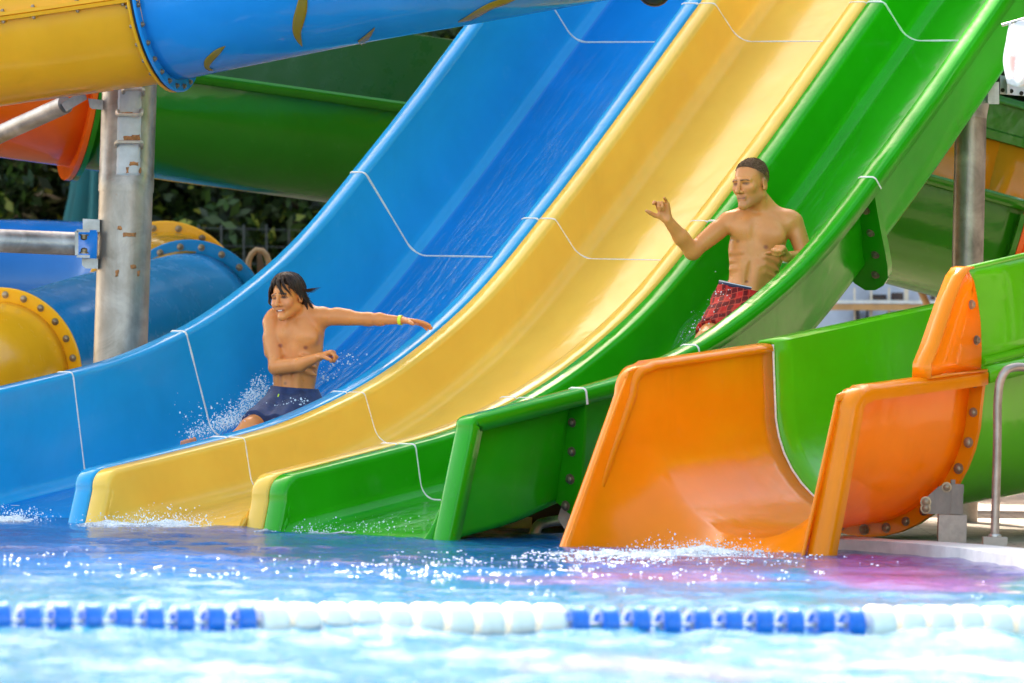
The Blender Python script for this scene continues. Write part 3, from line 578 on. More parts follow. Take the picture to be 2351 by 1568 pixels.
at=nd(t,'ShaderNodeAttribute',_attribute_name='pool_paint'); 
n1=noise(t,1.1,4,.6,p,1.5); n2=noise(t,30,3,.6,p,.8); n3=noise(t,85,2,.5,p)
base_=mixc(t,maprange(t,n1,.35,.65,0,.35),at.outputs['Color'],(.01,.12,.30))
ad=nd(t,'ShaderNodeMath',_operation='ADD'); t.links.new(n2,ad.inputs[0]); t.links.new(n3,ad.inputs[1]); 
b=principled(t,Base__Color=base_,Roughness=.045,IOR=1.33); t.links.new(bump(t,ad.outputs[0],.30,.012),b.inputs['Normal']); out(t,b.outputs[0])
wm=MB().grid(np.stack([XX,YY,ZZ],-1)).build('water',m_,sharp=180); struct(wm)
ca=wm.data.color_attributes.new('pool_paint','FLOAT_COLOR','POINT')
def smooth(a,b,x): q=np.clip((x-a)/(b-a),0,1); return q*q*(3-2*q)
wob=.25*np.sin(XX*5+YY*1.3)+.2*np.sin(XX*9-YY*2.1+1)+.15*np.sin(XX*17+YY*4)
far_mix=smooth(30.5,36.5,YY+wob)                         # deep blue near the slides, paler blue green nearer the camera
c_near=np.array([.006,.125,.205]); c_far=np.array([.003,.065,.27]); colr=c_near*(1-far_mix)[...,None]+c_far*far_mix[...,None]
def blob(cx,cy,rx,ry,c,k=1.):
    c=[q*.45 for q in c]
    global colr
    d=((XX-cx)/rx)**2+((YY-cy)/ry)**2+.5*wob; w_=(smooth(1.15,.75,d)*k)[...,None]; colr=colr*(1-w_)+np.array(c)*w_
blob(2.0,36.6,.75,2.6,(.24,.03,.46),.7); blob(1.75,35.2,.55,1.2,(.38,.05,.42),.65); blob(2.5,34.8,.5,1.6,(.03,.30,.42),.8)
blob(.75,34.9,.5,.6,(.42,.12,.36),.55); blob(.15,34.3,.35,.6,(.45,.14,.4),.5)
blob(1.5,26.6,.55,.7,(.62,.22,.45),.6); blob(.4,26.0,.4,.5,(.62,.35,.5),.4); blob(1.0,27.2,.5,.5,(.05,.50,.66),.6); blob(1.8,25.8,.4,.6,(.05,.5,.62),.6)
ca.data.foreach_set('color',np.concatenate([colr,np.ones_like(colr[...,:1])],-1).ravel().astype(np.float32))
m=MB()
for x0,x1,y0,y1 in ((-60,X0,-60,Y1),(X1,9.2,-60,Y1),(X0,X1,-60,Y0),(-60,9.2,Y1,Y1+3)): m.add([(x0,y0,0),(x1,y0,0),(x1,y1,0),(x0,y1,0)],[(0,1,2,3)])
w2,t=nt('pool_water_beyond'); p=geo(t); n2=noise(t,4,4,.6,p,.8); b=principled(t,Base__Color=(.03,.15,.25),Roughness=.05,IOR=1.33); t.links.new(bump(t,n2,.6,.06),b.inputs['Normal']); out(t,b.outputs[0])
struct(m.build('water',w2))
# ------------------------------------------------------------------ lane rope with floats
rope=[G(x,y,.0) for x,y in ((-400,1439),(0,1441),(600,1446),(1200,1447),(1800,1450),(2351,1452),(2700,1454))]
rp=np.array(spline(rope,400)); L=np.r_[0,np.cumsum(np.linalg.norm(np.diff(rp,axis=0),axis=1))]
lr=empty('lane_rope',rp[200]+[0,0,0],'floating lane rope of blue and white floats across the pool in the foreground','lane rope')
MB().tube([p+[0,0,.022] for p in rp[::8]],.006,8).build('rope_cord',plain('cord',(.7,.68,.6),.8),lr)
FB=plain('blue_float_plastic',(.015,.16,.60),.3,nscale=40,var=.1,bmp=.03); FW_=plain('white_float_plastic',(.90,.83,.72),.35,nscale=40,var=.05,bmp=.03)
def fl_mb(hw,r,rim): 
    m=MB(); pr_=[(.012,-hw*.96),(r*.55,-hw),(r*.86,-hw*.96),(r*.96,-hw*.8),(r,-hw*.5),(r*.985,-hw*.2),(r*.985,hw*.2),(r,hw*.5),(r*.96,hw*.8),(r*.86,hw*.96),(r*.55,hw),(.012,hw*.96)]
    if rim: pr_=[(.012,-hw*.7),(r*.5,-hw*.7),(r*.62,-hw),(r*.93,-hw),(r,-hw*.9),(r,-hw*.72),(r*.94,-hw*.6),(r*.94,hw*.6),(r,hw*.72),(r,hw*.9),(r*.93,hw),(r*.62,hw),(r*.5,hw*.7),(.012,hw*.7)]
    return m.lathe((0,0,0),(0,0,1),pr_,28)
fb_=fl_mb(.030,.062,True).build('float',FB); fw_=fl_mb(.048,.068,False).build('float',FW_)
colx=lambda x: np.interp(x,[np.dot(p-CAM,cR)/np.dot(p-CAM,cF)*FPX+W0/2 for p in rp],L)
xc=[-78,-6]+[65+70.3*k for k in range(8)]+[622+70.4*k for k in range(10)]+[1320+70.4*k for k in range(10)]+[2015+67*k for k in range(8)]
kind=['b']*10+['w']*10+['b']*10+['w']*8
for x,kd in zip(xc,kind):
    q=colx(x); c=np.array([np.interp(q,L,rp[:,i]) for i in range(3)]); d=np.array([np.interp(q+.05,L,rp[:,i])-np.interp(q-.05,L,rp[:,i]) for i in range(3)])
    f_o=place(fb_ if kd=='b' else fw_,'float',lr,c+[0,0,.022+rnd.uniform(-.003,.003)],d,rnd.uniform(0,6))
for o in (fb_,fw_): bpy.data.objects.remove(o)
# ------------------------------------------------------------------ planting behind
m_,t=nt('dark_leaf'); oi=nd(t,'ShaderNodeAttribute',_attribute_name='leaf_tone'); r_=ramp(t,oi.outputs['Fac'],[(0,(.006,.014,.003)),(.5,(.02,.05,.008)),(.88,(.06,.12,.012)),(.96,(.30,.36,.03)),(1,(.55,.55,.10))])  # the few brightest tones put sunlight on leaves into the colour
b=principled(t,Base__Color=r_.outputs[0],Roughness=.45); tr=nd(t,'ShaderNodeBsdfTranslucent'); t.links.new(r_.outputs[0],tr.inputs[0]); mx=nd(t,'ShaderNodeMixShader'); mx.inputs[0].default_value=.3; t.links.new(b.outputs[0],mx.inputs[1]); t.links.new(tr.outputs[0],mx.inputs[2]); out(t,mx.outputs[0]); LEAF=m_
BARK=plain('bark',(.08,.055,.035),.9,bmp=.6)
def tree(name,x,y,h,rx,rz,n,label,cat='tree',size=.09):
    npr.seed(int(abs(x*97+y*31+h*13)))
    root=empty(name,(x,y,0),label,cat)
    MB().tube(spline([(x,y,-.1),(x+.05,y,h*.35),(x-.04,y+.05,h*.75)],10),[.12*(1-.08*i) for i in range(10)],10).build('trunk',BARK,root)
    cl=[np.array([x,y,h*.52])+npr.normal(0,1,3)*[rx*.5,rx*.45,rz*.5] for _ in range(34)]; cs=npr.uniform(.28,.5,34)*rx
    vs=[];fs=[];tone=[]
    for i in range(n):
        k=npr.randint(34); d=npr.normal(0,1,3); d/=np.linalg.norm(d); p=cl[k]+d*cs[k]*npr.uniform(.55,1.05)
        if h>9 and i%2:                                # half of the leaves clothe the dense inner mass
            a1,b1=npr.uniform(0,6.283),math.acos(npr.uniform(-1,1)); g_=npr.uniform(.98,1.22); d=np.array([math.cos(a1)*math.sin(b1),math.sin(a1)*math.sin(b1),math.cos(b1)]); p=np.array([x,y,h*.5])+d*[rx*.85*g_,rx*.8*g_,h*.46*g_]
        if p[2]<.05: p[2]=npr.uniform(.05,.4)
        a=npr.normal(0,1,3); a/=np.linalg.norm(a); b_=np.cross(a,d); b_/=np.linalg.norm(b_)+1e-9; s=size*npr.uniform(.6,1.3); q=len(vs)
        vs+=[p-a*s,p+b_*s*.45,p+a*s,p-b_*s*.45]; fs.append((q,q+1,q+2,q+3)); tone+=[npr.uniform()]*4
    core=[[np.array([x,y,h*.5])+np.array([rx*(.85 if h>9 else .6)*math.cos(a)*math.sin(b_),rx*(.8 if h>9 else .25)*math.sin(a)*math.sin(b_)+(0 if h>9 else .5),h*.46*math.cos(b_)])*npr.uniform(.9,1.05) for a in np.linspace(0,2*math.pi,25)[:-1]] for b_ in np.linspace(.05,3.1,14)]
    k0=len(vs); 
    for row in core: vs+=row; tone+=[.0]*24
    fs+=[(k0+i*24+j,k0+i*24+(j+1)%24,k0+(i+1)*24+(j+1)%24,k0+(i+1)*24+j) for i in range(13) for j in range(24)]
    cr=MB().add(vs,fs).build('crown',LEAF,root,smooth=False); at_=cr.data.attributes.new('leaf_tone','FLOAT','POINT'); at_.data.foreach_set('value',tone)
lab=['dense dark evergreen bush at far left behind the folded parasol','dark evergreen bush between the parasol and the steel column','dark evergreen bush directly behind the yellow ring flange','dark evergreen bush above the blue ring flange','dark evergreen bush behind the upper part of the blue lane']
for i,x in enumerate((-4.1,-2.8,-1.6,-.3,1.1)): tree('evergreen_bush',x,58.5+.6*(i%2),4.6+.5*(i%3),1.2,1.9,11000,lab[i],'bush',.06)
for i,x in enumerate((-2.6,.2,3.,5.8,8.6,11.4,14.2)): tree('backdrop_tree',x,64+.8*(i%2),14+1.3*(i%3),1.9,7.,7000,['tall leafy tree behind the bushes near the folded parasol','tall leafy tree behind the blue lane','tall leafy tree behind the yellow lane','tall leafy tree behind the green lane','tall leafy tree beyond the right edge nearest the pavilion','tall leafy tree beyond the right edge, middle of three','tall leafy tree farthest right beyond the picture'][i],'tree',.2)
for i,w_ in enumerate(('nearest the camera','second from the camera','third from the camera','fourth from the camera','fifth from the camera','sixth from the camera','seventh from the camera','eighth from the camera','farthest from the camera')):
    tree('added_side_tree',17.5+.9*math.sin(i*2.1),19+5.2*i,11+1.5*math.sin(i*1.7),3.0,5.2,3500,'added unseen tree beyond the right edge, '+w_,'tree',.26)  # unseen trees, added to darken what the slide walls reflect
tl=['tall dense tree beyond the picture at left, first of the row shading the slides','tall dense tree second in the row beyond the bushes','tall dense tree third in the row beyond the bushes','tall dense tree fourth in the row beyond the bushes','tall dense tree nearest the slides at the right end of the row']
for i,(x,h_) in enumerate(((-14.2,21.6),(-11.8,22.2),(-9.5,21.8),(-7.6,22.2),(-6.2,21.0))): tree('shade_tree',x,61.5+.5*(i%2),h_,2.3,8.8,11000,tl[i],'tree',.22)
FENCE=plain('dull_wire',(.06,.065,.06),.6)
fn=empty('wire_fence',P(560,700,57.5),'thin grey wire fence in front of the dark bushes','fence'); m=MB()
for k in range(9): MB().tube([P(300+k*52,900,57.5),P(300+k*52,516,57.5)],.007,6).build('fence_post',FENCE,fn)
for y in (520,560,600,640): m.tube([P(300,y,57.5),P(716,y+9,57.5)],.003,4)
m.build('fence_wire',FENCE,fn)
bpy.data.objects.remove(BOLTO)
# ------------------------------------------------------------------ people: one smooth implicit surface per body, polygonised here
class SDF:
    def __init__(s,h=.004): s.pr=[]; s.h=h
    def rc(s,a,b,ra,rb,k=.02,op=1): s.pr.append(('c',np.array(a,float),np.array(b,float),ra,rb,k,op)); return s
    def ball(s,a,r,k=.02,op=1): return s.rc(a,np.array(a,float)+[0,0,1e-4],r,r,k,op)
    def ell(s,c,ax,rad,k=.03,op=1): s.pr.append(('e',np.array(c,float),np.array(ax,float),np.array(rad,float),0,k,op)); return s
    def chain(s,pts,rs,k=.012):
        for a,b,ra,rb in zip(pts[:-1],pts[1:],rs[:-1],rs[1:]): s.rc(a,b,ra,rb,k)
        return s
    def mesh(s,clip=None,noise_=None):
        lo=np.full(3,1e9); hi=-lo
        for p in s.pr:
            if p[6]<0: continue
            if p[0]=='c': m=max(p[3],p[4]); a=np.minimum(p[1],p[2])-m; b=np.maximum(p[1],p[2])+m
            else: m=np.sqrt(((p[2]*p[3][:,None])**2).sum(0)); a=p[1]-m; b=p[1]+m
            lo=np.minimum(lo,a); hi=np.maximum(hi,b)
        lo-=.03; hi+=.03; n=np.ceil((hi-lo)/s.h).astype(int)+1; F=np.full(n,.05,np.float32); g=[lo[i]+s.h*np.arange(n[i]) for i in range(3)]
        for p in s.pr:
            k=p[5]; pad=.035+k
            if p[0]=='c': m=max(p[3],p[4])+pad; a=np.minimum(p[1],p[2])-m; b=np.maximum(p[1],p[2])+m
            else: m=np.sqrt(((p[2]*p[3][:,None])**2).sum(0))+pad; a=p[1]-m; b=p[1]+m
            i0=np.clip(np.floor((a-lo)/s.h).astype(int),0,n-1); i1=np.clip(np.ceil((b-lo)/s.h).astype(int)+1,1,n); sl=tuple(slice(x,y) for x,y in zip(i0,i1))
            X=np.stack(np.meshgrid(*[g[i][sl[i]] for i in range(3)],indexing='ij'),-1).astype(np.float32)
            if p[0]=='c':
                d=p[2]-p[1]; l2=d@d; t_=np.clip(((X-p[1].astype(np.float32))@d.astype(np.float32))/l2,0,1); D=np.linalg.norm(X-p[1].astype(np.float32)-t_[...,None]*d.astype(np.float32),axis=-1)-(p[3]+(p[4]-p[3])*t_)
            else:
                q=(X-p[1].astype(np.float32))@p[2].T.astype(np.float32); k0=np.linalg.norm(q/p[3].astype(np.float32),axis=-1); k1=np.linalg.norm(q/(p[3]**2).astype(np.float32),axis=-1); D=k0*(k0-1)/np.maximum(k1,1e-6)
            A=F[sl]
            if p[6]>0: h_=np.clip(.5+.5*(A-D)/k,0,1); F[sl]=A*(1-h_)+D*h_-k*h_*(1-h_)
            else: h_=np.clip(.5-.5*(A+D)/k,0,1); F[sl]=A*(1-h_)+(-D)*h_+k*h_*(1-h_)
        if clip is not None or noise_ is not None:
            X=np.stack(np.meshgrid(*g,indexing='ij'),-1)
            if noise_ is not None: F=F+noise_(X)
            if clip is not None:
                for pt,nrm in clip: F=np.maximum(F,((X-np.array(pt))@np.array(nrm)))
        return surface_nets(F,lo,s.h)
def surface_nets(F,lo,h):
    I=F<0; n=np.array(F.shape); c=np.zeros(n-1,np.int8)
    for dx in (0,1):
        for dy in (0,1):
            for dz in (0,1): c+=I[dx:n[0]-1+dx,dy:n[1]-1+dy,dz:n[2]-1+dz]
    act=(c>0)&(c<8); idx=np.argwhere(act); vid=np.full(n-1,-1,np.int64); vid[act]=np.arange(len(idx)); s=np.zeros((len(idx),3)); w_=np.zeros(len(idx))
    offs=[(a,b,c_) for a in (0,1) for b in (0,1) for c_ in (0,1)]
    for a in offs:
        for ax in range(3):
            if a[ax]==1: continue
            b=list(a); b[ax]=1; fa=F[tuple((idx+a).T)]; fb=F[tuple((idx+b).T)]; m=(fa<0)!=(fb<0); t_=fa[m]/(fa[m]-fb[m]); p=np.tile(np.array(a,float),(m.sum(),1)); p[:,ax]+=t_; s[m]+=p; w_[m]+=1
    V=lo+h*(idx+s/w_[:,None]); faces=[]
    for ax in range(3):
        sl0=[slice(1,-1)]*3; sl0[ax]=slice(0,-1); sl1=list(sl0); sl1[ax]=slice(1,None)
        A=I[tuple(sl0)]; B=I[tuple(sl1)]; cr=np.argwhere(A!=B); base=cr.copy(); o=[1,1,1]; o[ax]=0; base=base+o; ins=A[tuple(cr.T)]
        u,v=[(1,2),(2,0),(0,1)][ax]; q=[]
        for du,dv in ((-1,-1),(0,-1),(0,0),(-1,0)):
            k=base.copy(); k[:,u]+=du; k[:,v]+=dv; q.append(vid[tuple(k.T)])
        q=np.stack(q,1); q[~ins]=q[~ins][:,::-1]; faces.append(q)
    return V,np.concatenate(faces)
def np_obj(name,V,Fc,mat,parent=None,base=None,colr=None):
    b=np.array(base if parent is None else WL[parent.name],float); me=bpy.data.meshes.new(name); me.from_pydata((V-b).tolist(),[],Fc.tolist()); me.materials.append(mat); me.polygons.foreach_set('use_smooth',[True]*len(me.polygons)); me.update()
    o=bpy.data.objects.new(name,me); col.objects.link(o); WL[o.name]=b
    if parent is None: o.location=b.tolist()
    else: o.parent=parent
    if colr is not None:
        ca=me.color_attributes.new('tone','FLOAT_COLOR','POINT'); ca.data.foreach_set('color',np.concatenate([colr,np.ones((len(colr),1))],1).ravel().astype(np.float32))
    return o
def skinmat(name,rough=.34):
    m,t=nt(name); p=geo(t); n1=noise(t,14,4,.6,p); n2=noise(t,260,2,.6,p); at=nd(t,'ShaderNodeAttribute',_attribute_name='tone')
    base_=mixc(t,maprange(t,n1,.35,.7,0,.28),at.outputs['Color'],(.50,.13,.05))
    b=principled(t,Base__Color=base_,Roughness=maprange(t,n1,.3,.7,rough*.7,rough*1.2),IOR=1.4,Subsurface__Weight=.06,Subsurface__Scale=.012); b.inputs['Subsurface Radius'].default_value=(1,.35,.2)
    t.links.new(bump(t,n2,.10,.002),b.inputs['Normal']); out(t,b.outputs[0]); return m
SKIN=skinmat('wet_skin'); 
def frame3(fwd,up):
    f=np.array(fwd,float); f/=np.linalg.norm(f); u=np.array(up,float); u-=f*(u@f); u/=np.linalg.norm(u); r=np.cross(u,f); return np.stack([r,f,u])   # rows: person's left (image right when facing us), forward, up
def head(sd,C,M,s=1.,jaw=1.):
    L=lambda x,y,z: C+s*(M[0]*x+M[1]*y+M[2]*z)
    sd.ell(L(0,-.016,.035),M,np.array([.073,.094,.082])*s,.02); sd.ell(L(0,.028,-.03),M,np.array([.058,.063,.082])*s,.03)
    for q in (-1,1):
        sd.rc(L(q*.047,-.002,-.058),L(q*.010,.074,-.102),.021*s,.017*s*jaw,.025); sd.ball(L(q*.041,.060,-.020),.022*s,.02); sd.rc(L(q*.010,.088,.020),L(q*.046,.070,.018),.0105*s,.0095*s,.012)
        sd.ell(L(q*.031,.099,.002),M,np.array([.018,.021,.0125])*s,.012,-1)
        sd.ell(L(q*.076,-.012,-.010),M,np.array([.008,.018,.031])*s,.008); sd.ell(L(q*.0855,-.006,-.004),M,np.array([.006,.0085,.017])*s,.004,-1); sd.ball(L(q*.080,.004,-.030),.0065*s,.006)
        sd.ball(L(q*.012,.098,-.037),.0085*s,.008); 
        sd.rc(L(q*.014,.0815,.0066),L(q*.044,.0725,.0050),.0052*s,.0048*s,.005); sd.rc(L(q*.014,.0810,-.0066),L(q*.043,.0725,-.006),.0048*s,.0045*s,.005)
    sd.rc(L(0,.088,.014),L(0,.116,-.034),.0072*s,.0110*s,.010); sd.ball(L(0,.080,-.103),.017*s,.018)
    sd.rc(L(-.019,.084,-.061),L(.019,.084,-.061),.0065*s,.0065*s,.008); sd.rc(L(-.016,.084,-.073),L(.016,.084,-.073),.0075*s,.0075*s,.008)
    sd.rc(L(-.024,.096,-.0672),L(.024,.096,-.0672),.0035*s,.0035*s,.004,-1)
    return L
def paint(V,c,cen,rad,colr,k=1.):
    d=np.linalg.norm((V-cen)/np.array(rad),axis=1); w_=(np.clip(1.6-d*1.3,0,1)*k)[:,None]; return c*(1-w_)+np.array(colr)*w_
def paintcap(V,c,a,b,r,colr,k=1.):
    d=b-a; t_=np.clip(((V-a)@d)/(d@d),0,1); D=np.linalg.norm(V-a-t_[:,None]*d,axis=1)/r; w_=(np.clip(1.7-D*1.2,0,1)*k)[:,None]; return c*(1-w_)+np.array(colr)*w_
EYEW=plain('eye_white',(.40,.36,.33),.15,var=.03,bmp=0); IRIS=plain('dark_iris',(.02,.012,.008),.1,bmp=0)
def eyes(root,L,M,s,look,open_=.0075):
    for q in (-1,1):
        c=L(q*.0305,.0680,.0002); m=MB(); R0=.0118*s
        f=M[1]*math.cos(look)-M[0]*math.sin(look); x=np.cross(f,M[2]); z=np.cross(x,f)
        rows=[[c+R0*(f*math.cos(a)+math.sin(a)*(x*math.cos(b)+z*math.sin(b))) for b in np.linspace(0,2*math.pi,17)[:-1]] for a in np.linspace(.02,1.9,14)]
        k=4; m.grid(rows[:k+1],closev=True,mi=1); m.grid(rows[k:],closev=True,mi=0); m.build('eye',[EYEW,IRIS],root)
def hand(sd,wrist,palm_dir,nrm,thumb_dir,size=.095,curl=(.4,.5,.6,.7),spread=.16,tc=.5,thick=.0125):
    """palm of slabs plus five separate jointed fingers; nrm = direction the fingers curl towards"""
    d=np.array(palm_dir,float); d/=np.linalg.norm(d); n=np.array(nrm,float); n-=d*(n@d); n/=np.linalg.norm(n); s_=np.array(thumb_dir,float); s_-=d*(s_@d)+n*(s_@n); s_/=np.linalg.norm(s_); w_=size*.43
    for q in (-.36,-.12,.12,.36): sd.rc(wrist+d*.012+s_*q*w_*.9,wrist+d*size*(1-.10*abs(q))+s_*q*w_*2,thick*1.15,thick*1.02,.012)
    sd.rc(wrist+d*.015+s_*w_*.55+n*.006,wrist+d*size*.5+s_*w_*.75+n*.010,.013,.012,.012)
    lens=(.072,.080,.074,.058)
    for i,(q,l) in enumerate(zip((.37,.125,-.12,-.36),lens)):
        p=wrist+d*size*(1-.12*abs(q-.1))+s_*q*w_*2; dd=d+s_*q*spread*2; dd/=np.linalg.norm(dd); a=0; pts=[p]; rs=[.0092-.0006*(i==3)]
        for fr_,c_ in zip((.44,.31,.25),(.75,1.05,.7)):
            a+=curl[i]*c_*1.6; p=p+(dd*math.cos(a)+n*math.sin(a))*l*fr_; pts.append(p); rs.append(rs[-1]-.0008)
        sd.chain(pts,rs,.004)
    p=wrist+d*size*.28+s_*w_*.75+n*.006; t1=s_*.75+d*.6+n*.25; t1/=np.linalg.norm(t1); t2=t1*(1-tc)+(d*.7+n*.6)*tc; t2/=np.linalg.norm(t2)
    sd.chain([p,p+t1*.036,p+t1*.036+t2*.028,p+t1*.036+t2*.048],[.0125,.0105,.0095,.0075],.006)
def cloth_noise(amp,seed):
    r_=np.random.RandomState(seed); ks=[(r_.normal(0,1,3)*r_.choice([22,38,60]),r_.uniform(0,6),) for _ in range(8)]
    def f(X):
        o=0
        for k,ph in ks: o=o+np.sin(X[...,0]*k[0]+X[...,1]*k[1]+X[...,2]*k[2]+ph)
        return (amp*o/3).astype(np.float32)
    return f
# ================================================================= the boy
BY=43.10
def b_(x,y,dy=0.): return P(x,y,BY+dy)
SK=np.array([.74,.26,.065])
def torso_frame(lo_,hi_,yaw): 
    u=hi_-lo_; return frame3((-math.sin(yaw),-math.cos(yaw),.0),u)
sd=SDF(.004)
pel=b_(672,930,.02); nb=b_(688,716,.02); T=torso_frame(pel,nb,R_(18))
sd.ell(b_(684,795,.02),T,(.132,.090,.165),.05); sd.ell(b_(686,752,.02),T,(.128,.078,.085),.05); sd.ell(b_(676,868,.015),T,(.112,.074,.13),.05); sd.ell(pel,T,(.128,.095,.10),.05)
for q in (-1,1): 
    c=b_(686,772,.02)+T[0]*q*.062+T[1]*.058; sd.ell(c,T,(.062,.030,.045),.03)
    sd.rc(nb+T[0]*q*.012-T[1]*.0+T[2]*(-.015)+T[1]*.035,nb+T[0]*q*.13+T[2]*(-.012)+T[1]*.035,.011,.012,.018)      # collar bones
    sd.rc(nb+T[2]*.02,nb+T[0]*q*.115-T[2]*.018,.042,.036,.04)
    sd.rc(b_(678,850,.01)+T[0]*q*.03+T[1]*.066,b_(678,900,.01)+T[0]*q*.03+T[1]*.064,.018,.016,.03)
sd.ball(b_(666,880,.0)+T[1]*.078,.006,.008,-1)
sd.rc(b_(684,745,.02)+T[1]*.099,b_(680,830,.02)+T[1]*.109,.012,.014,.03,-1); sd.rc(b_(676,850,.01)+T[1]*.093,b_(672,872,.01)+T[1]*.090,.010,.009,.02,-1); sd.ball(nb+T[1]*.062-T[2]*.022,.012,.02,-1)
for q in (-1,1):
    for k_ in range(3): sd.rc(b_(684,815+k_*17,.02)+T[0]*q*.055+T[1]*(.090-.004*k_),b_(684,822+k_*18,.02)+T[0]*q*.115+T[1]*.043,.0025,.0025,.03)
# his right arm (image left), bent across the waist
sR=b_(624,742,.03); eR=b_(634,843,-.06); wR=b_(731,820,-.22)
sd.ball(b_(627,737,.04),.050,.03); sd.rc(sR,eR,.047,.037,.010); sd.rc(b_(622,775,.01),b_(624,808,-.01),.043,.040,.010); sd.rc(eR,b_(688,837,-.15),.041,.036,.010); sd.rc(b_(688,837,-.15),wR,.036,.0225,.010)
hand(sd,wR,b_(772,806,-.25)-wR,np.array([.15,-.1,-1]),np.array([-.1,-1,.25]),.078,(.75,.85,.9,.95),.10,.7)
# his left arm (image right), stretched out over the divider
sL=b_(744,727,-.02); eL=b_(846,733,-.10); wL=b_(922,735,-.17)
sd.ball(b_(741,728,-.02),.050,.03); sd.rc(sL,eL,.045,.032,.014); sd.rc(b_(775,722,-.04),b_(800,726,-.06),.035,.033,.02); sd.rc(eL,b_(872,733,-.125),.032,.030,.02); sd.rc(b_(872,733,-.125),wL,.030,.0195,.02)
hand(sd,wL,b_(975,742,-.19)-wL,np.array([0,-.25,-1]),np.array([-.1,-1,.05]),.085,(.08,.12,.14,.2),.05,.2,.010)
# legs along the lane
hR=b_(652,932,.0); hL=b_(700,936,-.02); kR=b_(574,984,-.33); kL=b_(634,988,-.36)
aR=lane(1.27,-.50,-.215); aL=lane(1.27,-.37,-.215)
for h_,k_,a_ in ((hR,kR,aR),(hL,kL,aL)):
    sd.rc(h_,k_,.082,.054,.03); m_=k_*.62+a_*.38+[0,0,-.03]; sd.rc(k_,m_,.052,.050,.02); sd.rc(m_,a_,.050,.032,.02)
fR=P(430,1012,lane(1.16,-.5,0)[1]); fL=P(468,1011,lane(1.16,-.37,0)[1])
for a_,f_ in ((aR,fR),(aL,fL)):
    sd.rc(a_,a_+(f_-a_)*.75,.036,.030,.02); e=np.cross(f_-a_,UP); e/=np.linalg.norm(e)
    for i,q in enumerate((-.036,-.016,.002,.019,.034)): o_=a_+(f_-a_)*.72+e*q; sd.rc(o_,o_+(f_-a_)/np.linalg.norm(f_-a_)*(.05-.006*i)+UP*.012,.0125,.0095-.0006*i,.006)
# head
hC=b_(660,682,-.045); yaw=R_(31); rl=R_(10); HM=frame3((-math.sin(yaw)*.995,-math.cos(yaw)*.995,-.09),(-math.sin(rl),-.05,math.cos(rl)))
hs=.93; L=head(sd,hC,HM,hs,.90)
for q in (-1,1): sd.rc(L(q*.022,.083,-.064),L(q*.030,.074,-.057),.006*hs,.006*hs,.008); sd.ball(L(q*.036,.070,-.036),.019*hs,.018)
sd.rc(L(0,-.03,-.06),nb+T[2]*.0,.050*hs,.052,.03); 
for q in (-1,1): sd.rc(L(q*.045,-.02,-.06),nb+T[0]*q*.018+T[1]*.038-T[2]*.012,.012,.010,.02)
V,Fc=sd.mesh()
cl_=np.tile(SK,(len(V),1))
for q in (-1,1):
    cl_=paint(V,cl_,b_(686,796,.02)+T[0]*q*.068+T[1]*.088,(.013,.03,.011),(.30,.085,.05)); cl_=paintcap(V,cl_,L(q*.012,.092,.026),L(q*.044,.080,.0195),.0052,(.035,.014,.007),.95); cl_=paintcap(V,cl_,L(q*.016,.084,.0062),L(q*.044,.074,.005),.0032,(.05,.02,.012),.9)
    cl_=paint(V,cl_,L(q*.031,.082,.0005),(.018,.02,.0062),(.06,.02,.01),.9)
    cl_=paint(V,cl_,L(q*.045,.07,-.03),(.03,.03,.025),(.72,.26,.13),.5)
cl_=paintcap(V,cl_,L(-.022,.088,-.0615),L(.022,.088,-.0615),.006,(.58,.15,.05),.7); cl_=paintcap(V,cl_,L(-.018,.088,-.074),L(.018,.088,-.074),.007,(.60,.16,.06),.7); cl_=paintcap(V,cl_,L(-.024,.09,-.0672),L(.024,.09,-.0672),.0042,(.10,.025,.015),.9)
cl_=paint(V,cl_,b_(666,880,.0)+T[1]*.075,(.009,.03,.009),(.25,.09,.04),.8)
for f_ in (fR,fL): cl_=paint(V,cl_,f_,(.08,.08,.06),(.72,.28,.17),.7)
boy=np_obj('person',V,Fc,SKIN,None,lane(2.0,-.55,-.27),cl_); tag(boy,'person with wet dark hair and navy shorts on the blue lane, one arm stretched out','person')
eyes(boy,L,HM,hs,R_(8))
TEETH=plain('teeth',(.72,.68,.60),.2,bmp=0,var=.03)
MB().tube([L(-.023,.0830,-.0640),L(-.009,.0915,-.0665),L(.009,.0915,-.0665),L(.023,.0830,-.0640)],[.0012,.0027,.0027,.0012],8).build('teeth',TEETH,boy)
# swim shorts
NAVY=nt('navy_swim_cloth'); m_,t=NAVY; p=geo(t); n1=noise(t,26,4,.6,p); n2=noise(t,90,3,.6,p); b=principled(t,Base__Color=mixc(t,maprange(t,n1,.3,.7,0,1),(.006,.016,.060),(.014,.038,.13)),Roughness=.7,Sheen__Weight=.1); t.links.new(bump(t,n1,.35,.012),b.inputs['Normal']); out(t,b.outputs[0]); NAVY=m_
sh=SDF(.005); sh.ell(pel,T,(.142,.110,.12),.04); sh.ell(b_(675,893,.018),T,(.126,.092,.05),.03)
for h_,k_ in ((hR,kR),(hL,kL)): sh.rc(h_,h_+(k_-h_)*.97,.096,.078,.04)
kdir=(kR-hR)/np.linalg.norm(kR-hR); V2,F2=sh.mesh(clip=[(b_(675,889,0),T[2]),(hR+(kR-hR)*.86,kdir)],noise_=cloth_noise(.0035,3))
so_=np_obj('swim_shorts',V2,F2,NAVY,boy)
LIMED=plain('lime_cord',(.55,.70,.03),.6,bmp=0); MB().tube(spline([b_(640,905,-.13),b_(634,925,-.15),b_(627,940,-.17),b_(622,948,-.18)],10),.004,6).build('drawstring',LIMED,boy)
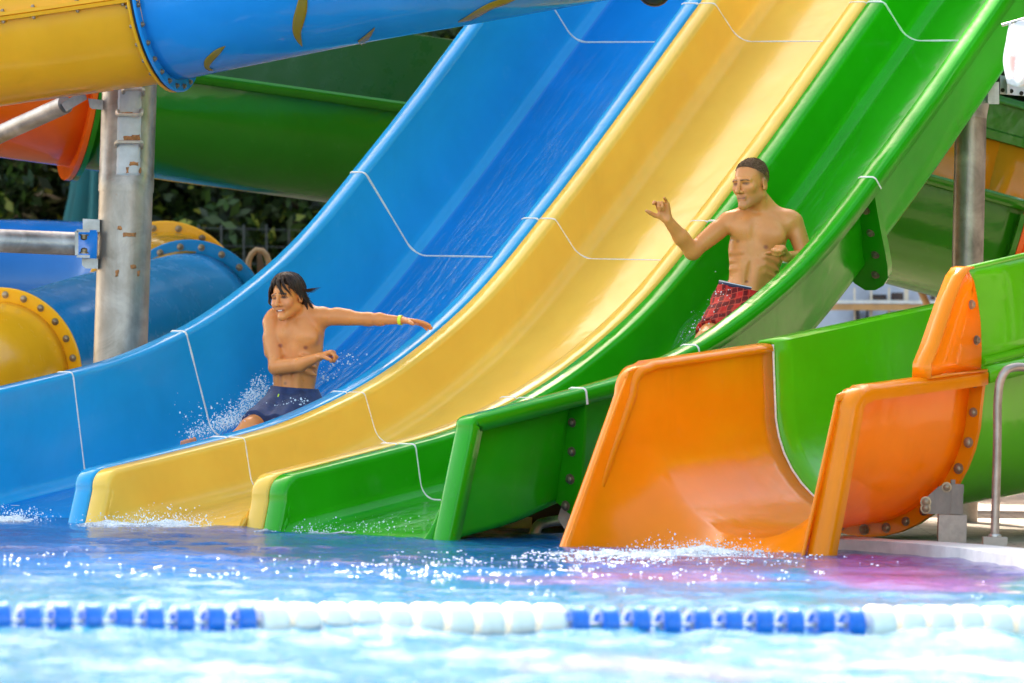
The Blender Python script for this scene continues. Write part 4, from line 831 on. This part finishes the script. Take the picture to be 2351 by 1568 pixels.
bd=(wL-eL)/np.linalg.norm(wL-eL); MB().lathe(eL+(wL-eL)*.97,bd,[(.022,-.008),(.0235,-.007),(.0235,.007),(.022,.008)],24).build('wristband',plain('yellow_band',(.72,.80,.03),.4,bmp=0),boy,solid=(.002,1))
# wet hair: a cap over the skull and many tapered locks
HAIR=nt('wet_dark_hair'); m_,t=HAIR; p=geo(t); n1=noise(t,70,4,.7,p); b=principled(t,Base__Color=mixc(t,maprange(t,n1,.3,.7,0,1),(.010,.005,.003),(.06,.028,.014)),Roughness=.5,Specular__IOR__Level=.25); t.links.new(bump(t,n1,.5,.004),b.inputs['Normal']); out(t,b.outputs[0]); HAIR=m_
def hair_locks(root,L,M,s,n,seed,fn):
    r_=np.random.RandomState(seed); m=MB()
    for i in range(n):
        ph=r_.uniform(-math.pi,math.pi); end,drop,flick=fn(ph,r_); pts=[]; ph0=ph*r_.uniform(.6,1.)
        a0=r_.uniform(.02,.55)
        for q in np.linspace(0,1,9):
            a=a0+(end-a0)*q; pp=ph0+(ph-ph0)*q+.10*math.sin(q*5+i)*q; k=1.06+r_.uniform(0,.035)+.03*math.sin(q*3.1)
            x=math.sin(a)*math.sin(pp)*.079*k; y=-.014+math.sin(a)*math.cos(pp)*.100*k; z=.036+math.cos(a)*.090*k
            pts.append(np.array([x,y,z]))
        if drop>0:
            d=np.array([math.sin(ph)*.15,math.cos(ph)*.1-.05,-1.]); 
            for q in (.3,.65,1.): pts.append(pts[8]+d*drop*q+np.array([math.sin(ph)*flick*q*q,-flick*.6*q*q,flick*.35*q*q]))
        W_=[L(*p) for p in pts]; w0=r_.uniform(.0035,.0075)*s; k=len(W_); m.tube(W_,[w0*(.75+.5*math.sin(2.6*j/(k-1)))*(1-.85*(j/(k-1))**2.5) for j in range(k)],6)
    return m
def boyf(ph,r_):
    f=abs(ph)
    if f<.75: return r_.uniform(.75,1.05)+(.12 if ph>.15 else 0),r_.choice([0,0,0,.02,.035]),.0
    if f<1.25: return r_.uniform(1.1,1.5),r_.uniform(.0,.035),.01
    if f<2.0: return r_.uniform(1.5,1.9),r_.uniform(.02,.055),r_.uniform(0,.02)
    return r_.uniform(1.7,2.1),r_.uniform(.04,.085),r_.uniform(-.01,.025)
cap=SDF(.004); cap.ell(L(0,-.020,.042),HM,np.array([.0795,.098,.086])*hs,.01); cap.ell(L(0,-.055,-.02),HM,np.array([.070,.055,.075])*hs,.03)
Vc,Fcc=cap.mesh(clip=[(L(0,.060,.078),HM[1]*.80-HM[2]*.60),(L(0,-.02,-.05),-HM[2]*.9+HM[1]*.45)],noise_=cloth_noise(.0018,9))
hr_=np_obj('hair',Vc,Fcc,HAIR,boy)
hair_locks(boy,L,HM,hs,260,4,boyf).build('hair_locks',HAIR,boy)
m=MB()
def lock(pts,w0): 
    q=spline([np.array(p,float) for p in pts],14); m.tube([L(*p) for p in q],[w0*(1-.9*(j/13)**1.6) for j in range(14)],6)
for dx in (-.006,0,.005): lock([(.0+dx,.055,.115),(.012+dx,.092,.085),(.026+dx,.098,.045),(.038+dx*2,.090,.012),(.046+dx*2,.082,-.004)],.0055)
for dx in (-.004,.003): lock([(.02+dx,.05,.115),(.036+dx,.084,.08),(.050+dx,.080,.045),(.062+dx,.066,.02),(.066+dx,.058,.0)],.006)
for k in range(5): lock([(.06,-.03,.06),(.084,-.05,.03),(.100+.006*k,-.07,.012+.004*k),(.125+.008*k,-.085-.004*k,.008+.005*k)],.0055)
for k in range(16): lock([(.066-.004*k,-.03-.004*k,.01),(.082-.006*k,-.045-.003*k,-.03),(.082-.008*k,-.055-.003*k,-.075),(.074-.008*k+.004*(k%3),-.050-.003*k,-.112-.006*(k%4))],.0075)
for k in range(9): lock([(-.05,.035,.095),(-.078,.045-.006*k,.055),(-.087-.002*(k%3),.050-.008*k,.012),(-.082-.004*(k%4),.058-.008*k,-.026-.004*(k%3))],.0065)
for k in range(6): lock([(.06,-.05,.0),(.082,-.07,-.03),(.088+.004*k,-.075,-.07-.004*k),(.080+.006*k,-.07,-.105-.006*k)],.007)
for k in range(6): lock([(-.055,.02,.08),(-.082,.02,.04),(-.092-.002*k,.035,.0-.004*k),(-.086+.003*k,.050,-.03-.002*k)],.0065)
m.build('loose_locks',HAIR,boy)
# ================================================================= the man
MY=42.35
def g_(x,y,dy=0.): return P(x,y,MY+dy)
sd=SDF(.004)
pel=g_(1700,700,.03); nb=g_(1746,474,.03); T=torso_frame(pel,nb,R_(10))
sd.ell(g_(1738,570,.03),T,(.142,.098,.17),.05); sd.ell(g_(1744,515,.03),T,(.150,.086,.085),.05); sd.ell(g_(1728,640,.02),T,(.116,.080,.14),.05); sd.ell(pel,T,(.130,.098,.10),.05)
for q in (-1,1):
    c=g_(1744,533,.03)+T[0]*q*.072+T[1]*.066; sd.ell(c,T,(.072,.034,.052),.03)
    sh_=g_(1688,495,.03) if q<0 else g_(1806,496,.03); sd.rc(nb+T[0]*q*.014-T[2]*.018+T[1]*.042,sh_+T[1]*.036,.011,.012,.018); sd.rc(nb+T[2]*.015,sh_+UP*-.012,.036,.034,.03)
    sd.rc(g_(1731,610,.02)+T[0]*q*.034+T[1]*.066,g_(1722,670,.02)+T[0]*q*.030+T[1]*.064,.020,.017,.04)
sd.rc(g_(1742,510,.03)+T[1]*.106,g_(1736,590,.03)+T[1]*.119,.013,.014,.03,-1); sd.rc(g_(1732,605,.02)+T[1]*.099,g_(1724,640,.02)+T[1]*.097,.010,.009,.02,-1); sd.ball(nb+T[1]*.068-T[2]*.022,.013,.02,-1)
for q in (-1,1):
    for k_ in range(3): sd.rc(g_(1736,585+k_*17,.03)+T[0]*q*.060+T[1]*(.092-.004*k_),g_(1736,592+k_*18,.03)+T[0]*q*.122+T[1]*.047,.0015,.0015,.03)
sd.ball(g_(1720,647,.02)+T[1]*.084,.006,.008,-1)
sR=g_(1671,510,.03); eR=g_(1590,577,-.07); wR=g_(1533,505,-.16)
sd.ball(g_(1674,511,.03),.054,.03); sd.rc(sR,eR,.049,.039,.012); sd.rc(g_(1645,530,0),g_(1618,553,-.03),.047,.042,.012); sd.rc(eR,g_(1564,545,-.11),.042,.038,.02); sd.rc(g_(1564,545,-.11),wR,.038,.0255,.02)
hand(sd,wR,g_(1520,467,-.17)-wR,np.array([-.35,-.85,.25]),np.array([-1,.0,.25]),.078,(.45,.8,.85,.30),.12,.35)
sL=g_(1822,512,.03); eL=g_(1850,592,-.0); wL=g_(1806,590,-.19)
sd.ball(g_(1815,510,.03),.058,.04); sd.rc(sL,eL,.050,.041,.012); sd.rc(eL,wL,.041,.027,.012)
hand(sd,wL,g_(1786,562,-.25)-wL,np.array([-.5,-.6,-.5]),np.array([-.4,-.3,.9]),.074,(.9,.95,1.,1.),.08,.8)
hR=g_(1680,708,.0); hL=g_(1722,712,-.03); kR=g_(1622,784,-.38); kL=g_(1668,800,-.42); aR=lane(2.12,1.80,-.20); aL=lane(2.12,1.95,-.20)
for h_,k_,a_ in ((hR,kR,aR),(hL,kL,aL)):
    sd.rc(h_,k_,.086,.058,.03); m_=k_*.62+a_*.38; sd.rc(k_,m_,.054,.052,.02); sd.rc(m_,a_,.052,.034,.02)
    f_=a_-LU*.20+UP*.05; sd.rc(a_,f_,.038,.026,.02)
    for i,q in enumerate((-.036,-.016,.002,.019,.034)): sd.rc(f_+LV*q,f_+LV*q-LU*.04+UP*.012,.012,.009,.006)
hC=g_(1723.5,421,-.03); yaw=R_(37); rl=R_(7); HM=frame3((-math.sin(yaw),-math.cos(yaw),-.08),(-math.sin(rl),-.03,math.cos(rl)))
hs=1.03; L=head(sd,hC,HM,hs,1.0)
sd.rc(L(0,-.03,-.06),nb,.056,.060,.03)
for q in (-1,1): sd.rc(L(q*.05,-.02,-.06),nb+T[0]*q*.02+T[1]*.042-T[2]*.012,.013,.011,.02)
V,Fc=sd.mesh()
SKM=np.array([.74,.275,.072]); cl_=np.tile(SKM,(len(V),1))
Lc=(V-hC)@HM.T/hs
hd=(np.abs(Lc[:,0])<.1)&(np.linalg.norm(Lc-[0,0,0],axis=1)<.15)
fadeh=np.clip((Lc[:,2]-(-.012+.85*(Lc[:,1]-.005)))/.055,0,1)*np.clip((.040-Lc[:,1])/.030,0,1)*hd
jit=.006*np.sin(Lc[:,0]*260+Lc[:,1]*190)+.004*np.sin(Lc[:,0]*520-Lc[:,2]*400); fadeh=np.maximum(fadeh*.9,np.clip((Lc[:,2]+jit-(.079))/.012,0,1)*hd)
cl_=cl_*(1-fadeh[:,None]*.9)+np.array([.10,.05,.026])*fadeh[:,None]*.9
stub=np.exp(-((Lc[:,2]+.085)/.03)**2)*(Lc[:,1]>.0)*hd*.35; cl_=cl_*(1-stub[:,None])+np.array([.28,.15,.08])*stub[:,None]
for q in (-1,1):
    cl_=paint(V,cl_,g_(1732,561,.03)+T[0]*q*.074+T[1]*.098,(.014,.03,.012),(.30,.09,.05)); cl_=paintcap(V,cl_,L(q*.012,.096,.0185),L(q*.030,.092,.0215),.0042,(.05,.022,.012),.9); cl_=paintcap(V,cl_,L(q*.030,.092,.0215),L(q*.047,.078,.0165),.0036,(.06,.028,.014),.85); cl_=paintcap(V,cl_,L(q*.015,.084,.0055),L(q*.044,.074,.0045),.004,(.04,.018,.01),.9)
    cl_=paint(V,cl_,L(q*.031,.082,.001),(.019,.02,.009),(.20,.085,.035),.75)
cl_=paintcap(V,cl_,L(-.022,.088,-.0615),L(.022,.088,-.0615),.006,(.50,.16,.06),.6); cl_=paintcap(V,cl_,L(-.018,.088,-.074),L(.018,.088,-.074),.007,(.54,.18,.065),.6); cl_=paintcap(V,cl_,L(-.024,.09,-.0672),L(.024,.09,-.0672),.0028,(.12,.04,.025),.9)
cl_=paint(V,cl_,g_(1720,647,.02)+T[1]*.08,(.010,.03,.008),(.25,.1,.05),.8)
man=np_obj('person',V,Fc,SKIN,None,lane(2.85,1.52,-.27),cl_); tag(man,'person with cropped hair and red checked shorts in the green lane, one hand raised','person')
eyes(man,L,HM,hs,R_(10))
# red checked shorts with a navy waistband
m_,t=nt('red_checked_cloth'); p=geo(t); tc=nd(t,'ShaderNodeMapping'); t.links.new(p,tc.inputs[0]); tc.inputs['Rotation'].default_value=(0,.25,.3)
n1=noise(t,30,3,.6,p); n0=nd(t,'ShaderNodeTexNoise'); n0.inputs['Scale'].default_value=14; t.links.new(p,n0.inputs['Vector']); ad=nd(t,'ShaderNodeVectorMath',_operation='MULTIPLY_ADD'); t.links.new(n0.outputs['Color'],ad.inputs[0]); ad.inputs[1].default_value=(.02,.02,.02); t.links.new(tc.outputs[0],ad.inputs[2])
sp=nd(t,'ShaderNodeSeparateXYZ'); t.links.new(ad.outputs[0],sp.inputs[0])
def stripes(o,per,wd):
    a=nd(t,'ShaderNodeMath',_operation='FRACT'); b0=nd(t,'ShaderNodeMath',_operation='MULTIPLY'); t.links.new(o,b0.inputs[0]); b0.inputs[1].default_value=1/per; t.links.new(b0.outputs[0],a.inputs[0]); c=nd(t,'ShaderNodeMath',_operation='LESS_THAN'); t.links.new(a.outputs[0],c.inputs[0]); c.inputs[1].default_value=wd; return c.outputs[0]
s1=stripes(sp.outputs['X'],.028,.11); s2=stripes(sp.outputs['Z'],.026,.11); mx_=nd(t,'ShaderNodeMath',_operation='MAXIMUM'); t.links.new(s1,mx_.inputs[0]); t.links.new(s2,mx_.inputs[1])
b1=stripes(sp.outputs['X'],.056,.4); b2=stripes(sp.outputs['Z'],.052,.4); dk=nd(t,'ShaderNodeMath',_operation='MAXIMUM'); t.links.new(b1,dk.inputs[0]); t.links.new(b2,dk.inputs[1])
c0=mixc(t,dk.outputs[0],(.50,.012,.008),(.14,.004,.004)); c1=mixc(t,mx_.outputs[0],c0,(.52,.06,.03)); b=principled(t,Base__Color=c1,Roughness=.75,Specular__IOR__Level=.25); t.links.new(bump(t,n1,.4,.012),b.inputs['Normal']); out(t,b.outputs[0]); RED=m_
sh=SDF(.005); sh.ell(pel,T,(.144,.112,.12),.04); sh.ell(g_(1707,668,.025),T,(.128,.095,.05),.03)
for h_,k_ in ((hR,kR),(hL,kL)): sh.rc(h_,h_+(k_-h_)*.97,.100,.080,.04)
kdir=(kR-hR)/np.linalg.norm(kR-hR); V2,F2=sh.mesh(clip=[(g_(1707,661,0),T[2]),(hR+(kR-hR)*.80,kdir)],noise_=cloth_noise(.0035,6)); np_obj('swim_shorts',V2,F2,RED,man)
wb=[g_(1708,660,.025)+T[0]*.127*math.cos(a)+T[1]*.094*math.sin(a) for a in np.linspace(0,2*math.pi,41)[:-1]]
MB().grid([[p-T[2]*.008 for p in wb],[p+T[2]*.008+(p-np.mean(wb,0))*.01 for p in wb]],closev=True).build('waistband',plain('navy_band',(.02,.02,.06),.6),man,solid=(.004,0))
MB().grid([[p+T[2]*.008 for p in wb],[p+T[2]*.012 for p in wb]],closev=True).build('waistband_trim',plain('white_trim',(.7,.68,.68),.6),man,solid=(.005,0))
# cropped hair
CROP=nt('cropped_brown_hair'); m_,t=CROP; p=geo(t); n1=noise(t,160,4,.75,p); n2=noise(t,30,3,.6,p); b=principled(t,Base__Color=mixc(t,maprange(t,n1,.3,.7,0,1),(.075,.036,.017),(.22,.12,.06)),Roughness=.8,Specular__IOR__Level=.15); t.links.new(bump(t,n1,.9,.006),b.inputs['Normal']); out(t,b.outputs[0]); CROP=m_
cap=SDF(.0035); cap.ell(L(0,-.017,.038),HM,np.array([.0735,.0948,.0838])*hs,.01)
Vc,Fcc=cap.mesh(clip=[(L(0,.066,.070),HM[1]*.62-HM[2]*.78),(L(0,-.07,.0),-HM[2]*.85+HM[1]*.55)],noise_=cloth_noise(.0012,19)); hm_=np_obj('hair',Vc,Fcc,CROP,man)
m=MB(); r_=np.random.RandomState(3)
for i in range(2200):
    k=r_.randint(len(Vc)); p0=Vc[k]; d=p0-L(0,-.017,.02); d/=np.linalg.norm(d); d=d+HM[1]*.5+r_.normal(0,.25,3); d/=np.linalg.norm(d); m.tube([p0-d*.002,p0+d*.002,p0+d*.0045],[.0011,.0009,.0004],4,cap=False)
m.build('hair_tips',CROP,man)
# ------------------------------------------------------------------ foam and spray
m_,t=nt('white_foam'); p=geo(t); n1=noise(t,55,5,.75,p,.5); b=principled(t,Base__Color=mixc(t,maprange(t,n1,.3,.6,0,1),(.45,.60,.68),(.88,.90,.92)),Roughness=.35,IOR=1.33); t.links.new(bump(t,n1,1.,.02),b.inputs['Normal'])
tp=nd(t,'ShaderNodeBsdfTransparent'); n2=noise(t,30,6,.78,p,.6); at=nd(t,'ShaderNodeAttribute',_attribute_name='froth'); ad=nd(t,'ShaderNodeMath',_operation='ADD'); t.links.new(n2,ad.inputs[0]); t.links.new(at.outputs['Fac'],ad.inputs[1])
mx=nd(t,'ShaderNodeMixShader'); t.links.new(maprange(t,ad.outputs[0],.70,1.12,0,1),mx.inputs[0]); t.links.new(tp.outputs[0],mx.inputs[1]); t.links.new(b.outputs[0],mx.inputs[2]); out(t,mx.outputs[0]); FOAM=m_
m_,t=nt('water_drops'); b=principled(t,Base__Color=(.80,.87,.90),Roughness=.08,IOR=1.33); tp=nd(t,'ShaderNodeBsdfTransparent'); mx=nd(t,'ShaderNodeMixShader'); mx.inputs[0].default_value=.75; t.links.new(tp.outputs[0],mx.inputs[1]); t.links.new(b.outputs[0],mx.inputs[2]); out(t,mx.outputs[0]); DROP=m_
GLINT=plain('white_glint',(.90,.91,.92),.3,bmp=0,var=.02)  # white beads that stand in for sun glints on the water
def fbm(x,y,seed,f0=3.,o=5,g=.55):
    r_=np.random.RandomState(seed); z=0; a=1; tot=0
    for k in range(o):
        for _ in range(4):
            th=r_.uniform(0,6.28); f=f0*2**k*r_.uniform(.7,1.4); z=z+a*np.sin(f*(x*math.cos(th)+y*math.sin(th))+r_.uniform(0,6.28))
        tot+=a*2; a*=g
    return z/tot
def foam(cx,cy,wx,wy,h,seed,dens=.35,rot=0.):
    nx_,ny_=int(max(30,wx*90)),int(max(24,wy*70)); u=np.linspace(-1,1,nx_); v=np.linspace(-1,1,ny_); U_,V_=np.meshgrid(u,v); X=U_*wx/2; Y=V_*wy/2
    x=cx+X*math.cos(rot)-Y*math.sin(rot); y=cy+X*math.sin(rot)+Y*math.cos(rot)
    rr=np.sqrt(U_**2+V_**2)+.25*fbm(x,y,seed+9,4); env=np.clip(1.05-rr,0,1)**.7
    z=-.012+.5*h*env*(.5+.9*np.abs(fbm(x,y,seed,11.)))+.012*env*fbm(x,y,seed+3,50.,3)
    o=MB().grid(np.stack([x,y,z],-1)).build('foam',FOAM); o['kind']='stuff'
    at=o.data.attributes.new('froth','FLOAT','POINT'); at.data.foreach_set('value',(dens*env*2-.0+.22*fbm(x,y,seed+5,14.)).ravel().astype(np.float32)); return o
def foam_px(x0,x1,y,wy,h,seed,dens=.35):
    a=G(x0,y); b2=G(x1,y); c=(a+b2)/2; return foam(c[0],c[1],np.linalg.norm(b2-a),wy,h,seed,dens)
foam_px(-60,95,1194,.7,.06,1,.45); foam_px(190,520,1209,.7,.06,2,.36); foam_px(330,470,1207,.4,.08,12,.4); foam_px(560,700,1219,.4,.03,3,.26); foam_px(690,860,1223,.5,.05,4,.36); foam_px(850,980,1227,.4,.04,5,.34)
foam_px(1290,1600,1273,.9,.05,6,.5); foam_px(1480,1740,1268,.6,.08,7,.46); foam_px(1560,1850,1280,.6,.03,10,.34)
ico=[]
def drops_mesh(items,name='water_spray',mat=None):
    m=MB(); t0=(1+5**.5)/2; iv=np.array([(-1,t0,0),(1,t0,0),(-1,-t0,0),(1,-t0,0),(0,-1,t0),(0,1,t0),(0,-1,-t0),(0,1,-t0),(t0,0,-1),(t0,0,1),(-t0,0,-1),(-t0,0,1)])/math.sqrt(1+t0*t0)
    fi=[(0,11,5),(0,5,1),(0,1,7),(0,7,10),(0,10,11),(1,5,9),(5,11,4),(11,10,2),(10,7,6),(7,1,8),(3,9,4),(3,4,2),(3,2,6),(3,6,8),(3,8,9),(4,9,5),(2,4,11),(6,2,10),(8,6,7),(9,8,1)]
    for p,r,s in items: m.add(iv*r*np.array([1,1,s])+p,fi)
    o=m.build(name,mat or DROP); o['kind']='stuff'; return o
r_=np.random.RandomState(21); it=[]
def cloud(a,b2,n,sx,sz,rmin,rmax,sy=.08):
    for _ in range(n):
        q=r_.uniform(); p=a+(b2-a)*q+np.array([r_.normal(0,sx),r_.normal(0,sy),abs(r_.normal(0,sz))]); it.append((p,r_.uniform(rmin,1)**4*rmax*1.25+.0009,r_.uniform(.7,1.6)))
# spray thrown up beside the boy: from his hip down to his feet
# flecks standing in for sun glints on the water, thickest in front of the orange end
def glint_beads(x0,x1,y0,y1,n,cx=None,sx=0):
    for _ in range(n):
        x=r_.uniform(x0,x1) if cx is None else r_.normal(cx,sx); y=r_.uniform(y0,y1); q=G(x,y)
        for k in range(r_.randint(1,4)): it2.append((q+np.array([r_.normal(0,.018),r_.normal(0,.12),.004]),r_.uniform(.0028,.0072),.6))
it2=[]
glint_beads(0,0,1268,1300,170,1330,260); glint_beads(0,0,1280,1325,130,1000,330); glint_beads(480,1900,1300,1340,90); glint_beads(0,500,1262,1330,34); glint_beads(1200,1900,1262,1292,160); glint_beads(0,2300,1340,1378,16)
cloud(b_(615,905,.12),b_(500,990,-.35),1300,.03,.035,.1,.0028); cloud(b_(560,965,-.2),b_(440,1005,-.7),900,.035,.03,.1,.0026); cloud(b_(605,880,.14),b_(560,940,.05),420,.022,.03,.1,.0034); cloud(b_(600,900,.1),b_(480,990,-.4),30,.05,.05,.1,.0045); cloud(b_(630,945,-.22),b_(700,925,-.2),110,.03,.02,.2,.0042,.02); cloud(b_(740,880,.1),b_(790,810,.3),150,.05,.02,.1,.004); cloud(b_(470,985,-.6),b_(440,960,-.6),60,.05,.05,.1,.004)
cloud(g_(1668,670,.10),g_(1622,770,-.2),900,.022,.025,.1,.0034); cloud(g_(1640,720,-.1),g_(1600,800,-.4),130,.05,.03,.1,.004); cloud(g_(1760,690,.0),g_(1700,560,.5),30,.12,.1,.2,.003)
for x0,x1,y,n,sz in ((-40,90,1196,600,.03),(200,480,1210,900,.026),(300,460,1208,500,.04),(690,880,1222,600,.024),(860,980,1226,500,.03),(1300,1760,1275,1200,.016),(1480,1720,1266,700,.03)):
    cloud(G(x0,y),G(x1,y),n,.05,sz,.1,.0030,.16)
drops_mesh(it); drops_mesh(it2,'sun_glint_beads',GLINT)
# thin sheets of running water with broken white streaks on the two used lanes
m_,t=nt('running_water'); p=geo(t); tcx=nd(t,'ShaderNodeAttribute',_attribute_name='lane_uv'); mp=nd(t,'ShaderNodeMapping'); t.links.new(tcx.outputs['Vector'],mp.inputs[0]); mp.inputs['Scale'].default_value=(3.2,26,1)
n1=noise(t,1.,6,.72,mp.outputs[0],1.2); n2=noise(t,60,4,.7,p,.5); sx=nd(t,'ShaderNodeSeparateXYZ'); t.links.new(tcx.outputs['Vector'],sx.inputs[0]); 
ml=nd(t,'ShaderNodeMath',_operation='MULTIPLY'); t.links.new(maprange(t,n1,.47,.72,0,1),ml.inputs[0]); t.links.new(maprange(t,n2,.35,.65,.2,1),ml.inputs[1]); m2=nd(t,'ShaderNodeMath',_operation='MULTIPLY'); t.links.new(ml.outputs[0],m2.inputs[0]); t.links.new(sx.outputs['Z'],m2.inputs[1])
b=principled(t,Base__Color=(.72,.80,.84),Roughness=.2,IOR=1.33); t.links.new(bump(t,n2,.8,.01),b.inputs['Normal']); tp=nd(t,'ShaderNodeBsdfTransparent'); mx=nd(t,'ShaderNodeMixShader'); t.links.new(m2.outputs[0],mx.inputs[0]); t.links.new(tp.outputs[0],mx.inputs[1]); t.links.new(b.outputs[0],mx.inputs[2]); out(t,mx.outputs[0]); RUN=m_
def film(s0,s1,v0,v1,dens,n0=-.27):
    S_=np.linspace(s0,s1,80); Vv=np.linspace(v0,v1,24); g=[[lane(s,v,n0+.007+.005*abs(math.sin(v*19+s*3))) for v in Vv] for s in S_]
    o=MB().grid(g).build('running_water',RUN); o['kind']='stuff'; at=o.data.attributes.new('lane_uv','FLOAT_VECTOR','POINT'); a=[]
    for i,s in enumerate(S_):
        for v in Vv: a+=[s,v,float(dens(s,v)*min(1,(v-v0)*12,(v1-v)*12,(s-s0)*3,(s1-s)*3))]
    at.data.foreach_set('vector',a)
film(.1,4.6,-.95,-.19,lambda s,v:(.95*math.exp(-((s-1.7)/.75)**2)+.42*math.exp(-((s-2.9)/.9)**2)+.10)*(1.0 if v<-.3 else .6))
film(.1,4.6,LW+.20,2.0,lambda s,v:(.9*math.exp(-((s-2.75)/.3)**2-((v-1.36)/.15)**2)+.5*math.exp(-((s-.45)/.35)**2)+.10*math.exp(-((s-3.2)/.6)**2)))
film(.05,1.2,.2,LW-.2,lambda s,v:.45*math.exp(-((s-.3)/.3)**2))

# torn sheets of water thrown up along the lane wall beside each rider
def sheet(s0,s1,v,lean,hfun,dens,seed):
    S_=np.linspace(s0,s1,70); Q=np.linspace(0,1,22); g=[];a=[]
    for s in S_:
        h=hfun(s)*(1+.35*float(fbm(np.array(s*3.),np.array(0.),seed,5.)))
        for_=[]
        for q in Q: for_.append(lane(s+.10*q*h/.15,v+lean*q*h+.012*math.sin(s*31+q*5+seed),-.265+h*q))
        g.append(for_)
        for q in Q: a+=[s*2.2,v+q*.35+seed,float(dens*(1-q)**.6*min(1,(s-s0)*4,(s1-s)*4))]
    o=MB().grid(g).build('running_water',RUN); o['kind']='stuff'; at=o.data.attributes.new('lane_uv','FLOAT_VECTOR','POINT'); at.data.foreach_set('vector',a)
hb_=lambda s:.02+.17*math.exp(-((s-2.05)/.28)**2)+.07*math.exp(-((s-1.5)/.3)**2)
sheet(.95,2.45,-.80,-.25,hb_,2.3,3); sheet(1.05,2.35,-.72,.2,lambda s:hb_(s)*.8,2.0,7); sheet(.9,1.7,-.50,-.5,lambda s:.05+.05*math.exp(-((s-1.3)/.2)**2),2.,11)
hm2=lambda s:.02+.15*math.exp(-((s-2.75)/.22)**2)
sheet(2.3,3.15,LW+.22,.2,hm2,2.2,5); sheet(2.2,3.0,LW+.27,.3,lambda s:hm2(s)*.7,2.,9)
